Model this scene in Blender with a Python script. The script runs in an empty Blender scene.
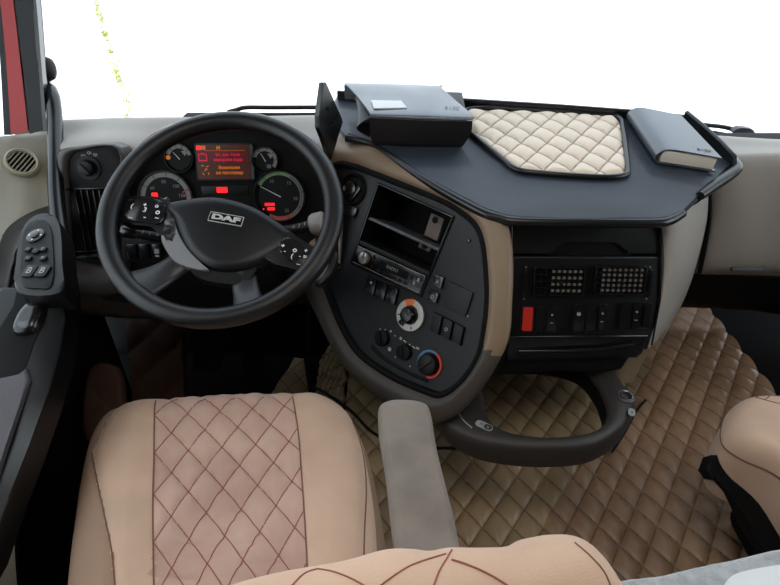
import bpy, bmesh, math, random
from math import sin, cos, pi, radians, sqrt, atan2
from mathutils import Vector, Matrix, noise
from mathutils.bvhtree import BVHTree
random.seed(4)
S = bpy.context.scene
COL = S.collection

# ------------------------------------------------------------------ camera, sky, light, exposure
F_PX, PITCH, CAMZ = 563.0, radians(35.0), 1.55
cam_data = bpy.data.cameras.new('camera')
cam_data.sensor_width = 36.0
cam_data.lens = 36.0 * F_PX / 780.0
cam_data.clip_start = 0.02
cam_data.clip_end = 400
cam = bpy.data.objects.new('camera', cam_data)
COL.objects.link(cam)
cam.location = (0, 0, CAMZ)
cam.rotation_euler = (radians(90) - PITCH, 0, 0)
S.camera = cam

world = bpy.data.worlds.new('overcast_sky')
S.world = world
world.use_nodes = True
wn = world.node_tree.nodes; wl = world.node_tree.links
wn.clear()
w_out = wn.new('ShaderNodeOutputWorld'); w_bg = wn.new('ShaderNodeBackground')
w_tc = wn.new('ShaderNodeTexCoord'); w_sep = wn.new('ShaderNodeSeparateXYZ')
w_ramp = wn.new('ShaderNodeValToRGB')
w_ramp.color_ramp.elements[0].position = 0.45; w_ramp.color_ramp.elements[0].color = (0.90, 0.95, 1.0, 1)
w_ramp.color_ramp.elements[1].position = 1.0; w_ramp.color_ramp.elements[1].color = (0.72, 0.85, 1.0, 1)
w_map = wn.new('ShaderNodeMapRange')
w_map.inputs[1].default_value = -1; w_map.inputs[2].default_value = 1
wl.new(w_tc.outputs['Generated'], w_sep.inputs[0]); wl.new(w_sep.outputs[2], w_map.inputs[0])
wl.new(w_map.outputs[0], w_ramp.inputs[0]); wl.new(w_ramp.outputs[0], w_bg.inputs[0])
w_bg.inputs[1].default_value = 2.3
wl.new(w_bg.outputs[0], w_out.inputs[0])

sun_d = bpy.data.lights.new('sun', 'SUN'); sun_d.energy = 3.0; sun_d.angle = radians(4); sun_d.color = (1.0, 0.97, 0.92)
sun = bpy.data.objects.new('sun', sun_d); COL.objects.link(sun)
sun.rotation_euler = Vector((0.02, 0.62, -1.0)).to_track_quat('-Z', 'Y').to_euler()   # high behind the cab: lights the yard, the roof shades the seats
def area_light(name, loc, target, sx, sy, power, col):
    l = bpy.data.lights.new(name, 'AREA'); l.shape = 'RECTANGLE'; l.size = sx; l.size_y = sy
    l.energy = power; l.color = col
    o = bpy.data.objects.new(name, l); COL.objects.link(o)
    o.location = loc
    o.rotation_euler = (Vector(target) - Vector(loc)).to_track_quat('-Z', 'Y').to_euler()
    return o
area_light('added_ceiling_fill', (0.10, 0.12, 2.26), (0.12, 0.28, 0.6), 0.75, 0.6, 7.2, (1.0, 0.94, 0.88))  # added fill lamp under the closed roof, no hatch there
area_light('daylight_right_window', (1.58, 0.45, 1.62), (0.0, 0.55, 0.7), 0.8, 0.6, 4, (0.95, 0.97, 1.0))
area_light('daylight_left_window', (-1.02, 0.40, 1.62), (0.3, 0.6, 0.7), 0.8, 0.6, 3, (0.95, 0.97, 1.0))

vs = S.view_settings
vs.view_transform = 'Standard'
vs.look = 'None'
vs.exposure = 0.0
vs.gamma = 1.0
vs.use_curve_mapping = False

# ------------------------------------------------------------------ projection helpers (real planes, real distances)
CAM = Vector((0, 0, CAMZ))
FW = Vector((0, cos(PITCH), -sin(PITCH))); UPV = Vector((0, sin(PITCH), cos(PITCH)))
def ray(px, py):
    return FW + Vector(((px - 390) / F_PX, 0, 0)) + UPV * ((292.5 - py) / F_PX)
def W(px, py, t=None, x=None, y=None, z=None):
    d = ray(px, py)
    if x is not None: t = (x - CAM.x) / d.x
    elif y is not None: t = (y - CAM.y) / d.y
    elif z is not None: t = (z - CAM.z) / d.z
    return CAM + d * t
class Frame:
    def __init__(s, o, ex, ey):
        s.o = Vector(o); s.ex = Vector(ex).normalized(); ey = Vector(ey)
        s.ez = s.ex.cross(ey).normalized(); s.ey = s.ez.cross(s.ex).normalized()
        s.M = Matrix(((s.ex.x, s.ey.x, s.ez.x, s.o.x), (s.ex.y, s.ey.y, s.ez.y, s.o.y), (s.ex.z, s.ey.z, s.ez.z, s.o.z), (0, 0, 0, 1)))
    def loc(s, px, py, h=0.0):
        d = ray(px, py); o = s.o + s.ez * h
        t = (o - CAM).dot(s.ez) / d.dot(s.ez)
        q = CAM + d * t - s.o
        return (q.dot(s.ex), q.dot(s.ey))
    def locs(s, pts, h=0.0): return [s.loc(a, b, h) for a, b in pts]
    def w(s, a, b, h=0.0): return s.o + s.ex * a + s.ey * b + s.ez * h
    def at(s, a, b, h=0.0, rot=0.0): return s.M @ Matrix.Translation((a, b, h)) @ Matrix.Rotation(rot, 4, 'Z')
IDN = Matrix.Identity(4)

# ------------------------------------------------------------------ materials
MATS = {}
def lin(c):
    c = c / 255.0
    return c / 12.92 if c <= 0.04045 else ((c + 0.055) / 1.055) ** 2.4
def rgb(c): return (lin(c[0]), lin(c[1]), lin(c[2]), 1)
def mat(name, col, rough=0.5, metal=0.0, spec=0.5, bump=None, var=None, coat=0.0, sheen=0.0, emit=None, estr=1.0):
    m = bpy.data.materials.new(name); m.use_nodes = True
    n = m.node_tree.nodes; l = m.node_tree.links
    b = n['Principled BSDF']
    b.inputs['Base Color'].default_value = rgb(col)
    b.inputs['Roughness'].default_value = rough
    b.inputs['Metallic'].default_value = metal
    b.inputs['Specular IOR Level'].default_value = spec
    b.inputs['Coat Weight'].default_value = coat
    b.inputs['Coat Roughness'].default_value = 0.15
    b.inputs['Sheen Weight'].default_value = sheen
    tc = n.new('ShaderNodeTexCoord')
    if var:                      # (scale, second colour, amount)
        nz = n.new('ShaderNodeTexNoise'); nz.inputs['Scale'].default_value = var[0]; nz.inputs['Detail'].default_value = 5
        mx = n.new('ShaderNodeMix'); mx.data_type = 'RGBA'
        mp = n.new('ShaderNodeMapRange'); mp.inputs[1].default_value = 0.35; mp.inputs[2].default_value = 0.7; mp.inputs[4].default_value = var[2]
        l.new(tc.outputs['Object'], nz.inputs[0]); l.new(nz.outputs[0], mp.inputs[0]); l.new(mp.outputs[0], mx.inputs[0])
        mx.inputs[6].default_value = rgb(col); mx.inputs[7].default_value = rgb(var[1])
        l.new(mx.outputs[2], b.inputs['Base Color'])
    if bump:                     # (scale, strength, kind)
        if len(bump) > 2 and bump[2] == 'voronoi':
            t = n.new('ShaderNodeTexVoronoi'); t.inputs['Scale'].default_value = bump[0]
        else:
            t = n.new('ShaderNodeTexNoise'); t.inputs['Scale'].default_value = bump[0]; t.inputs['Detail'].default_value = 3
        bp = n.new('ShaderNodeBump'); bp.inputs['Strength'].default_value = bump[1]; bp.inputs['Distance'].default_value = 0.002
        l.new(tc.outputs['Object'], t.inputs[0]); l.new(t.outputs[0], bp.inputs['Height']); l.new(bp.outputs[0], b.inputs['Normal'])
    if emit:
        b.inputs['Emission Color'].default_value = rgb(emit); b.inputs['Emission Strength'].default_value = estr
    MATS[name] = m
    return m
m_black = mat('black_plastic', (12, 12, 13), 0.42, spec=0.28, bump=(900, 0.15))
m_gloss = mat('glossy_black_plastic', (13, 13, 15), 0.25, coat=0.15)
m_dark = mat('soft_black_plastic', (11, 11, 12), 0.55, spec=0.22, bump=(700, 0.2))
m_deep = mat('deep_black_plastic', (8, 8, 9), 0.75, spec=0.2)
m_rubber = mat('black_rubber', (18, 18, 19), 0.75, spec=0.3)
m_wheel = mat('worn_black_leather', (16, 16, 17), 0.33, spec=0.4, bump=(1100, 0.15, 'voronoi'), var=(9, (26, 26, 27), 0.6))
m_airbag = mat('airbag_cover_plastic', (7, 7, 9), 0.38, spec=0.35, bump=(1400, 0.1))
m_spoke = mat('dark_grey_spoke_plastic', (70, 72, 76), 0.4, bump=(900, 0.15))
m_tray = mat('charcoal_textured_vinyl', (48, 56, 68), 0.36, coat=0.25, bump=(1500, 0.5, 'voronoi'))
m_rim = mat('black_tray_edging', (14, 15, 17), 0.32, coat=0.1)
m_beige = mat('beige_dash_plastic', (134, 113, 90), 0.45, bump=(800, 0.3), var=(4, (122, 101, 78), 0.5))
m_grey = mat('grey_beige_dash_plastic', (158, 151, 143), 0.5, bump=(800, 0.3))
m_lbeige = mat('pale_beige_trim_plastic', (164, 158, 142), 0.5, bump=(800, 0.25))
m_lid = None
m_plate = mat('anthracite_control_plate', (22, 23, 24), 0.38, spec=0.35, bump=(900, 0.3))
m_seat = mat('beige_suede_fabric', (200, 168, 144), 0.85, spec=0.2, sheen=0.15, bump=(600, 0.3), var=(7, (178, 150, 128), 0.8))
m_seatc = mat('pink_beige_quilted_fabric', (196, 164, 146), 0.85, spec=0.2, sheen=0.15, bump=(600, 0.3), var=(9, (168, 134, 120), 0.8))
m_seats = mat('seat_side_painted_shade', (150, 124, 104), 0.9, spec=0.2, bump=(600, 0.3), var=(8, (150, 120, 100), 0.8))  # seat fabric darkened to taupe, side shade painted into the colour
m_red = mat('dark_red_thread', (138, 76, 68), 0.8)
m_arm = mat('grey_taupe_armrest_fabric', (124, 114, 104), 0.85, spec=0.2, sheen=0.1, bump=(500, 0.4), var=(18, (104, 95, 88), 0.9))
m_mat = mat('brown_quilted_leatherette', (176, 142, 112), 0.33, spec=0.5, bump=(500, 0.25), var=(5, (136, 108, 86), 0.8))
m_mat2 = mat('olive_beige_quilted_leatherette', (172, 146, 112), 0.27, spec=0.5, bump=(500, 0.25), var=(5, (142, 122, 94), 0.8))
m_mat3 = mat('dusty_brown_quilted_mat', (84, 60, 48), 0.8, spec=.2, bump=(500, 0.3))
m_inset = mat('cream_quilted_leatherette', (230, 212, 190), 0.38, spec=0.5, bump=(400, 0.2))
m_redpaint = mat('red_body_paint', (150, 8, 12), 0.45)
m_redsw = mat('red_switch_plastic', (206, 44, 34), 0.4)
m_white = mat('white_print', (225, 225, 222), 0.5)
m_dimwhite = mat('grey_white_print', (150, 152, 152), 0.5)
m_silver = mat('brushed_silver_ring', (170, 165, 158), 0.35, metal=0.7)
m_chrome = mat('chrome', (210, 210, 212), 0.15, metal=1.0)
m_orange = mat('orange_print', (226, 120, 50), 0.5)
m_blue = mat('blue_print', (70, 120, 160), 0.5)
m_redprint = mat('red_print', (200, 60, 45), 0.5)
m_paper = mat('off_white_paper', (222, 212, 196), 0.8)
m_paperw = mat('white_paper', (236, 238, 240), 0.7)
m_case = mat('worn_black_vinyl_sky_sheen', (70, 77, 88), 0.32, spec=0.7, coat=1.0, bump=(300, 0.2), var=(11, (104, 112, 122), 0.8))  # black vinyl raised to blue grey, sky reflection painted into the base
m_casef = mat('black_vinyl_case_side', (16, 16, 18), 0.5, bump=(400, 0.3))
m_book = mat('dark_blue_grey_book_cover', (66, 74, 84), 0.35, coat=0.8, bump=(400, 0.3))
m_dial = mat('dark_gauge_face', (18, 19, 20), 0.6, spec=.2)
m_ring = mat('grey_gauge_ring', (128, 127, 122), 0.5)
m_ringg = mat('green_gauge_arc', (120, 150, 105), 0.5)
m_ringr = mat('red_gauge_arc', (170, 80, 72), 0.5)
m_ered = mat('lit_red_symbol', (120, 8, 10), 0.5, emit=(255, 24, 34), estr=1.6)
m_pink = mat('lit_pink_text', (120, 8, 30), 0.5, emit=(228, 30, 74), estr=0.5)
m_eora = mat('lit_orange_text', (120, 60, 10), 0.5, emit=(226, 120, 30), estr=0.45)
m_screen = mat('lit_brown_screen', (26, 14, 9), 0.4, emit=(80, 38, 20), estr=0.4)
m_screenr = mat('lit_dark_red_band', (50, 8, 12), 0.4, emit=(90, 14, 28), estr=0.45)
m_needle = mat('pale_needle', (200, 200, 196), 0.5)
m_brass = mat('brass_screw', (190, 150, 60), 0.3, metal=1.0)
m_beigevent = mat('beige_grille_plastic', (158, 150, 130), 0.5)
m_plush = mat('pale_grey_plush', (176, 178, 178), 0.95, spec=0.1, sheen=0.6, bump=(260, 1.0), var=(60, (140, 143, 145), 0.8))
m_plastw = mat('white_plastic', (222, 224, 224), 0.4)
m_doorpad = mat('grey_door_pad', (62, 58, 62), 0.5, spec=.35, bump=(500, 0.3), var=(14, (78, 74, 78), 0.6))
m_doordark = mat('dark_door_panel', (30, 29, 28), 0.5, spec=.3)
m_doorarm = mat('black_armrest_plastic', (9, 9, 10), 0.33, spec=.3)
m_shell = mat('headliner', (70, 66, 62), 0.9)
m_floor = mat('black_footwell_carpet', (20, 19, 19), 0.95, spec=0.1)

def ground_material():
    m = bpy.data.materials.new('pale_concrete_with_weedy_joints'); m.use_nodes = True
    n = m.node_tree.nodes; l = m.node_tree.links; b = n['Principled BSDF']
    b.inputs['Roughness'].default_value = 0.9
    tc = n.new('ShaderNodeTexCoord'); sp = n.new('ShaderNodeSeparateXYZ'); l.new(tc.outputs['Object'], sp.inputs[0])
    nz = n.new('ShaderNodeTexNoise'); nz.inputs['Scale'].default_value = 3.2; nz.inputs['Detail'].default_value = 6
    l.new(tc.outputs['Object'], nz.inputs[0])
    def math_(op, a, bb=None):
        q = n.new('ShaderNodeMath'); q.operation = op
        for i, v in enumerate((a, bb)):
            if v is None: continue
            if isinstance(v, (int, float)): q.inputs[i].default_value = v
            else: l.new(v, q.inputs[i])
        return q.outputs[0]
    x, y = sp.outputs[0], sp.outputs[1]
    masks = []
    for (p, q, wd, thr) in JOINTS:
        dx, dy = q[0] - p[0], q[1] - p[1]; L = sqrt(dx * dx + dy * dy); nx, ny = -dy / L, dx / L
        c = -(nx * p[0] + ny * p[1])
        d = math_('ABSOLUTE', math_('ADD', math_('ADD', math_('MULTIPLY', x, nx), math_('MULTIPLY', y, ny)), c))
        near = math_('SUBTRACT', 1.0, math_('DIVIDE', d, wd))
        near = math_('MAXIMUM', near, 0.0)
        k = math_('MULTIPLY', near, math_('MAXIMUM', math_('SUBTRACT', nz.outputs[0], thr), 0.0))
        masks.append(math_('MINIMUM', math_('MULTIPLY', k, 9.0), 1.0))
    mk = masks[0]
    for q in masks[1:]: mk = math_('MAXIMUM', mk, q)
    mx = n.new('ShaderNodeMix'); mx.data_type = 'RGBA'; l.new(mk, mx.inputs[0])
    mx.inputs[6].default_value = (0.82, 0.81, 0.79, 1); mx.inputs[7].default_value = (0.23, 0.26, 0.06, 1)
    l.new(mx.outputs[2], b.inputs['Base Color'])
    return m

def paint_seam_shade(m, fr, ang, s, w, col, strength=0.75):
    """painted valley shade along the stitched seams of a quilted material, laid out in the mat's own plane"""
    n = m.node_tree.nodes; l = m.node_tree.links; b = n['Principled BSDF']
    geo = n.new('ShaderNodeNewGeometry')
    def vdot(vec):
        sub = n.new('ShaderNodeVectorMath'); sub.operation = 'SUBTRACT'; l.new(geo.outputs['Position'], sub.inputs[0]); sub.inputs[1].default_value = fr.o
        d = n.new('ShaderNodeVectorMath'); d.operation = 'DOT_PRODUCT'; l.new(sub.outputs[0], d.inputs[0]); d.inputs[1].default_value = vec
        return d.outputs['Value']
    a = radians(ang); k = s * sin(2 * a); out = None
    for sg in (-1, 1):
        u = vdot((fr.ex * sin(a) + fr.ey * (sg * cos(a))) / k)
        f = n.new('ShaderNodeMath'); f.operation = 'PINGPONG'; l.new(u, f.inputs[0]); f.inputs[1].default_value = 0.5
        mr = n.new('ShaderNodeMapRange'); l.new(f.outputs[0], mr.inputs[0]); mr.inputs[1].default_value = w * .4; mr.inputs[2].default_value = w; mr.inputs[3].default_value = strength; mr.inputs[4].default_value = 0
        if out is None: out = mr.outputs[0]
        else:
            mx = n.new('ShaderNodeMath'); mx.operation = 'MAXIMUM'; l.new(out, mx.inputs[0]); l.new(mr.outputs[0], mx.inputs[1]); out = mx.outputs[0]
    mix = n.new('ShaderNodeMix'); mix.data_type = 'RGBA'; l.new(out, mix.inputs[0]); mix.inputs[7].default_value = rgb(col)  # seam valleys darkened in the base colour in place of shade
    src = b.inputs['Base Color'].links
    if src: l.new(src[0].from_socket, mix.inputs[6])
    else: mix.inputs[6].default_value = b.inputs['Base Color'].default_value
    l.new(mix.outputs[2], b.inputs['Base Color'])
def glass_material():
    m = bpy.data.materials.new('clear_windscreen_glass'); m.use_nodes = True
    n = m.node_tree.nodes; l = m.node_tree.links; n.clear()
    o = n.new('ShaderNodeOutputMaterial'); t = n.new('ShaderNodeBsdfTransparent'); g = n.new('ShaderNodeBsdfGlossy')
    t.inputs[0].default_value = (0.97, 0.99, 0.98, 1); g.inputs['Roughness'].default_value = 0.02
    x = n.new('ShaderNodeMixShader'); x.inputs[0].default_value = 0.05
    l.new(t.outputs[0], x.inputs[1]); l.new(g.outputs[0], x.inputs[2]); l.new(x.outputs[0], o.inputs[0])
    return m
m_glass = glass_material()

# ------------------------------------------------------------------ mesh helpers
def merge(bm, tmp, T=IDN, mi=0):
    tmp.transform(T)
    vm = {v: bm.verts.new(v.co) for v in tmp.verts}
    for f in tmp.faces:
        try: nf = bm.faces.new([vm[v] for v in f.verts])
        except ValueError: continue
        nf.material_index = mi
    tmp.free()
def box(bm, T, x0, x1, y0, y1, z0, z1, bev=0.0, seg=2, mi=0):
    t = bmesh.new(); bmesh.ops.create_cube(t, size=1)
    for v in t.verts: v.co = Vector(((x0 + x1) / 2 + v.co.x * (x1 - x0), (y0 + y1) / 2 + v.co.y * (y1 - y0), (z0 + z1) / 2 + v.co.z * (z1 - z0)))
    if bev: bmesh.ops.bevel(t, geom=t.edges[:], offset=bev, segments=seg, affect='EDGES', profile=0.6)
    merge(bm, t, T, mi)
def prism(bm, T, pts, z0, z1, bev=0.0, seg=2, mi=0, allb=False):
    t = bmesh.new()
    area = sum(pts[i][0] * pts[(i + 1) % len(pts)][1] - pts[(i + 1) % len(pts)][0] * pts[i][1] for i in range(len(pts)))
    if area < 0: pts = pts[::-1]
    lo = [t.verts.new((p[0], p[1], z0)) for p in pts]; hi = [t.verts.new((p[0], p[1], z1)) for p in pts]
    top = t.faces.new(hi); t.faces.new(lo[::-1])
    n = len(pts)
    for i in range(n): t.faces.new((lo[i], lo[(i + 1) % n], hi[(i + 1) % n], hi[i]))
    if bev:
        ed = t.edges[:] if allb else list(top.edges)
        bmesh.ops.bevel(t, geom=ed, offset=bev, segments=seg, affect='EDGES', profile=0.6)
    bmesh.ops.triangulate(t, faces=[f for f in t.faces if len(f.verts) > 4])
    merge(bm, t, T, mi)
def hexa(bm, c8, bev=0.0, seg=2, mi=0):
    """c8: four bottom corners then four top corners, same order"""
    t = bmesh.new(); v = [t.verts.new(c) for c in c8]
    for f in ((3, 2, 1, 0), (4, 5, 6, 7), (0, 1, 5, 4), (1, 2, 6, 5), (2, 3, 7, 6), (3, 0, 4, 7)): t.faces.new([v[i] for i in f])
    bmesh.ops.recalc_face_normals(t, faces=t.faces[:])
    if bev: bmesh.ops.bevel(t, geom=t.edges[:], offset=bev, segments=seg, affect='EDGES', profile=0.6)
    merge(bm, t, IDN, mi)
def lathe(bm, T, prof, n=32, mi=0):
    rows = []
    for r, z in prof:
        rows.append([bm.verts.new(T @ Vector((r * cos(2 * pi * k / n), r * sin(2 * pi * k / n), z))) for k in range(n)] if r > 1e-6 else [bm.verts.new(T @ Vector((0, 0, z)))])
    for a, b in zip(rows, rows[1:]):
        for k in range(n):
            k2 = (k + 1) % n
            if len(a) == 1 and len(b) == 1: continue
            if len(a) == 1: f = bm.faces.new((a[0], b[k], b[k2]))
            elif len(b) == 1: f = bm.faces.new((a[k], a[k2], b[0]))
            else: f = bm.faces.new((a[k], a[k2], b[k2], b[k]))
            f.material_index = mi
def cyl(bm, T, r, z0, z1, n=28, bev=0.0, mi=0):
    b = bev
    prof = [(0, z0), (r, z0), (r, z1 - b), (r - b * 0.3, z1 - b * 0.3), (r - b, z1), (0, z1)] if b else [(0, z0), (r, z0), (r, z1), (0, z1)]
    lathe(bm, T, prof, n, mi)
def annulus(bm, T, r0, r1, z0, z1, a0=0.0, a1=2 * pi, n=48, mi=0):
    full = abs(a1 - a0) > 2 * pi - 1e-4
    m = n if full else n + 1
    rg = []
    for k in range(m):
        a = a0 + (a1 - a0) * k / n
        rg.append([bm.verts.new(T @ Vector((r * cos(a), r * sin(a), z))) for r, z in ((r0, z0), (r1, z0), (r1, z1), (r0, z1))])
    for k in range(n):
        a, b = rg[k], rg[(k + 1) % m]
        for j in range(4):
            f = bm.faces.new((a[j], a[(j + 1) % 4], b[(j + 1) % 4], b[j])); f.material_index = mi
    if not full:
        bm.faces.new(rg[0]).material_index = mi; bm.faces.new(rg[-1][::-1]).material_index = mi
def catmull(pts, sub=6, closed=False):
    out = []; n = len(pts); P = [Vector(p) for p in pts]
    if sub <= 1: return P
    rng = n if closed else n - 1
    for i in range(rng):
        if closed: a, b, c, d = P[(i - 1) % n], P[i], P[(i + 1) % n], P[(i + 2) % n]
        else: a, b, c, d = P[max(i - 1, 0)], P[i], P[i + 1], P[min(i + 2, n - 1)]
        for k in range(sub):
            t = k / sub
            out.append(0.5 * ((2 * b) + (c - a) * t + (2 * a - 5 * b + 4 * c - d) * t * t + (3 * b - a - 3 * c + d) * t ** 3))
    if not closed: out.append(P[-1])
    return out
def smooth2(pts, sub=6, closed=True):
    return [(v.x, v.y) for v in catmull([(p[0], p[1], 0) for p in pts], sub, closed)]
def rrect(x0, x1, y0, y1, r, n=5):
    out = []
    for cx, cy, a in ((x1 - r, y1 - r, 0), (x0 + r, y1 - r, pi / 2), (x0 + r, y0 + r, pi), (x1 - r, y0 + r, 1.5 * pi)):
        for k in range(n + 1):
            t = a + pi / 2 * k / n; out.append((cx + r * cos(t), cy + r * sin(t)))
    return out
def tube(bm, pts, r, n=10, closed=False, mi=0, flat=1.0, up=None):
    """r: number or list; flat<1 squashes along 'up'"""
    P = [Vector(p) for p in pts]; m = len(P); rings = []
    if not isinstance(r, (list, tuple)): r = [r] * m
    prev = None
    for i in range(m):
        a = P[(i - 1) % m] if closed or i > 0 else P[i]; b = P[(i + 1) % m] if closed or i < m - 1 else P[i]
        d = (b - a).normalized()
        u = up if up is not None else (prev if prev is not None else (Vector((0, 0, 1)) if abs(d.z) < 0.9 else Vector((1, 0, 0))))
        s_ = d.cross(u).normalized(); u2 = s_.cross(d).normalized(); prev = u2
        rings.append([bm.verts.new(P[i] + s_ * (r[i] * cos(2 * pi * k / n)) + u2 * (r[i] * flat * sin(2 * pi * k / n))) for k in range(n)])
    for i in range(m if closed else m - 1):
        A, B = rings[i], rings[(i + 1) % m]
        for k in range(n):
            f = bm.faces.new((A[k], A[(k + 1) % n], B[(k + 1) % n], B[k])); f.material_index = mi
    if not closed:
        bm.faces.new(rings[0][::-1]).material_index = mi; bm.faces.new(rings[-1]).material_index = mi
def loft(bm, rows, sub=5, subv=5, closed=False, mi=0, thick=0.0):
    """rows: list of lists of Vector; smooth surface through them"""
    R = [catmull(r, sub, closed) for r in rows]
    cols = [catmull([R[i][j] for i in range(len(R))], subv, False) for j in range(len(R[0]))]
    nr, nc = len(cols[0]), len(cols)
    t = bmesh.new()
    V = [[t.verts.new(cols[j][i]) for j in range(nc)] for i in range(nr)]
    for i in range(nr - 1):
        for j in range(nc if closed else nc - 1):
            t.faces.new((V[i][j], V[i][(j + 1) % nc], V[i + 1][(j + 1) % nc], V[i + 1][j]))
    if thick:
        bmesh.ops.recalc_face_normals(t, faces=t.faces[:])
        bmesh.ops.solidify(t, geom=t.faces[:], thickness=thick)
    merge(bm, t, IDN, mi)
def torus(bm, T, R, r, n=96, m=20, sq=1.0, mi=0):
    rg = []
    for i in range(n):
        a = 2 * pi * i / n
        rg.append([bm.verts.new(T @ Vector(((R + r * cos(2 * pi * k / m)) * cos(a), (R + r * cos(2 * pi * k / m)) * sin(a), r * sq * sin(2 * pi * k / m)))) for k in range(m)])
    for i in range(n):
        for k in range(m):
            f = bm.faces.new((rg[i][k], rg[(i + 1) % n][k], rg[(i + 1) % n][(k + 1) % m], rg[i][(k + 1) % m])); f.material_index = mi
def text_bm(bm, T, s, size, depth=0.0006, mi=0, sx=1.0, align='CENTER', bold=0.0):
    cu = bpy.data.curves.new('t', 'FONT'); cu.body = s; cu.size = size; cu.extrude = depth; cu.align_x = align; cu.align_y = 'CENTER'; cu.offset = bold
    cu.resolution_u = 3
    o = bpy.data.objects.new('t', cu); COL.objects.link(o)
    dg = bpy.context.evaluated_depsgraph_get(); me = bpy.data.meshes.new_from_object(o.evaluated_get(dg))
    t = bmesh.new(); t.from_mesh(me); bpy.data.objects.remove(o); bpy.data.curves.remove(cu); bpy.data.meshes.remove(me)
    for v in t.verts: v.co.x *= sx
    merge(bm, t, T, mi)

# ------------------------------------------------------------------ object helpers
WM = {}   # world matrix of each empty
def obj(name, bm, mats, parent=None, label=None, kind=None, sharp=38, recalc=True):
    if not isinstance(mats, (list, tuple)): mats = [mats]
    if recalc: bmesh.ops.recalc_face_normals(bm, faces=bm.faces[:])
    # origin: at the parent's frame, or the middle of the base for a top-level mesh
    if parent is not None:
        base = parent
        while base.name not in WM: base = base.parent
        P = WM[base.name]
        L = IDN
    else:
        xs = [v.co.x for v in bm.verts]; ys = [v.co.y for v in bm.verts]; zs = [v.co.z for v in bm.verts]
        P = Matrix.Translation(((min(xs) + max(xs)) / 2, (min(ys) + max(ys)) / 2, min(zs)))
    bm.transform(P.inverted())
    me = bpy.data.meshes.new(name); bm.to_mesh(me); bm.free()
    for m in mats: me.materials.append(m)
    me.shade_smooth(); me.set_sharp_from_angle(angle=radians(sharp))
    o = bpy.data.objects.new(name, me); COL.objects.link(o)
    if parent is not None: o.parent = parent
    else: o.matrix_world = P
    if label: o['label'] = label
    if kind: o['kind'] = kind
    return o
def thing(name, label, cat, M, group=None, kind=None):
    o = bpy.data.objects.new(name, None); COL.objects.link(o)
    if isinstance(M, Frame): M = M.M
    if isinstance(M, Vector): M = Matrix.Translation(M)
    o.matrix_world = M; o.empty_display_size = 0.05
    if label: o['label'] = label
    if cat: o['category'] = cat
    if group: o['group'] = group
    if kind: o['kind'] = kind
    WM[o.name] = M.copy()
    return o
def tag(o, label, cat, group=None):
    o['label'] = label; o['category'] = cat
    if group: o['group'] = group
    return o
def nb(): return bmesh.new()
def world_bvh(o, M):
    bm = bmesh.new(); bm.from_mesh(o.data); bm.transform(M); b = BVHTree.FromBMesh(bm); bm.free(); return b
def pix_hit(bvh, px, py, lift=0.0):
    h = bvh.ray_cast(CAM, ray(px, py).normalized())
    return h[0] + h[1] * lift if h[0] is not None else None

class Pad:
    """star-shaped upholstered pad: outline + rounded edge + height function in a frame"""
    def __init__(s, fr, outline, zf, edge=0.3, R=0.06, depth=0.12):
        s.fr, s.zf, s.edge, s.R, s.depth = fr, zf, edge, R, depth
        s.out = outline; n = len(outline)
        s.c = (sum(p[0] for p in outline) / n, sum(p[1] for p in outline) / n)
        s.pol = sorted((atan2(p[1] - s.c[1], p[0] - s.c[0]), sqrt((p[0] - s.c[0]) ** 2 + (p[1] - s.c[1]) ** 2)) for p in outline)
    def rad(s, a):
        P = s.pol; n = len(P)
        for i in range(n):
            a0, r0 = P[i - 1]; a1, r1 = P[i]
            if i == 0: a0 -= 2 * pi
            if a0 <= a <= a1: return r0 + (r1 - r0) * (a - a0) / max(1e-9, a1 - a0)
        a0, r0 = P[-1]; a1, r1 = P[0]; a1 += 2 * pi
        return r0 + (r1 - r0) * (a - a0) / max(1e-9, a1 - a0)
    def h(s, x, y):
        dx, dy = x - s.c[0], y - s.c[1]; q = sqrt(dx * dx + dy * dy) / s.rad(atan2(dy, dx))
        return s.hs(x, y, q)
    def hs(s, x, y, q):
        e = min(1.0, max(0.0, (1 - q) / s.edge)); drop = s.R * (1 - sqrt(max(0, 1 - (1 - e) ** 2)))
        return s.zf(x, y) - drop
    def build(s, bm, rings=50, mid=0.0, matf=None, back=True):
        rows = []
        o = s.out; n = len(o); M = s.fr.M
        if back:
            rows.append([(s.c[0] + (p[0] - s.c[0]) * 0.9, s.c[1] + (p[1] - s.c[1]) * 0.9, -s.depth) for p in o])
            rows.append([(s.c[0] + (p[0] - s.c[0]) * 0.99, s.c[1] + (p[1] - s.c[1]) * 0.99, -s.depth * 0.75) for p in o])
        for k in range(rings):
            q = 1 - (k / rings)
            if k < rings * 0.25: q = 1 - s.edge * (k / (rings * 0.25)) ** 1.6
            else: q = (1 - s.edge) * (1 - (k - rings * 0.25) / (rings * 0.75))
            rows.append([(s.c[0] + (p[0] - s.c[0]) * q, s.c[1] + (p[1] - s.c[1]) * q, s.hs(s.c[0] + (p[0] - s.c[0]) * q, s.c[1] + (p[1] - s.c[1]) * q, q)) for p in o])
        V = [[bm.verts.new(M @ Vector(p)) for p in r] for r in rows]
        for i in range(len(V) - 1):
            for j in range(n):
                f = bm.faces.new((V[i][j], V[i][(j + 1) % n], V[i + 1][(j + 1) % n], V[i + 1][j]))
                if matf:
                    a = rows[i][j]; b_ = rows[i + 1][(j + 1) % n]
                    f.material_index = matf((a[0] + b_[0]) / 2, (a[1] + b_[1]) / 2, i)
        cz = s.hs(s.c[0], s.c[1], 0); cv = bm.verts.new(M @ Vector((s.c[0], s.c[1], cz)))
        for j in range(n): bm.faces.new((V[-1][j], V[-1][(j + 1) % n], cv)).material_index = matf(s.c[0], s.c[1], 99) if matf else 0
        if back: bm.faces.new(V[0][::-1])
def puff(u, v, k=0.5):
    return (abs(sin(pi * u)) * abs(sin(pi * v))) ** k
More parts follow.
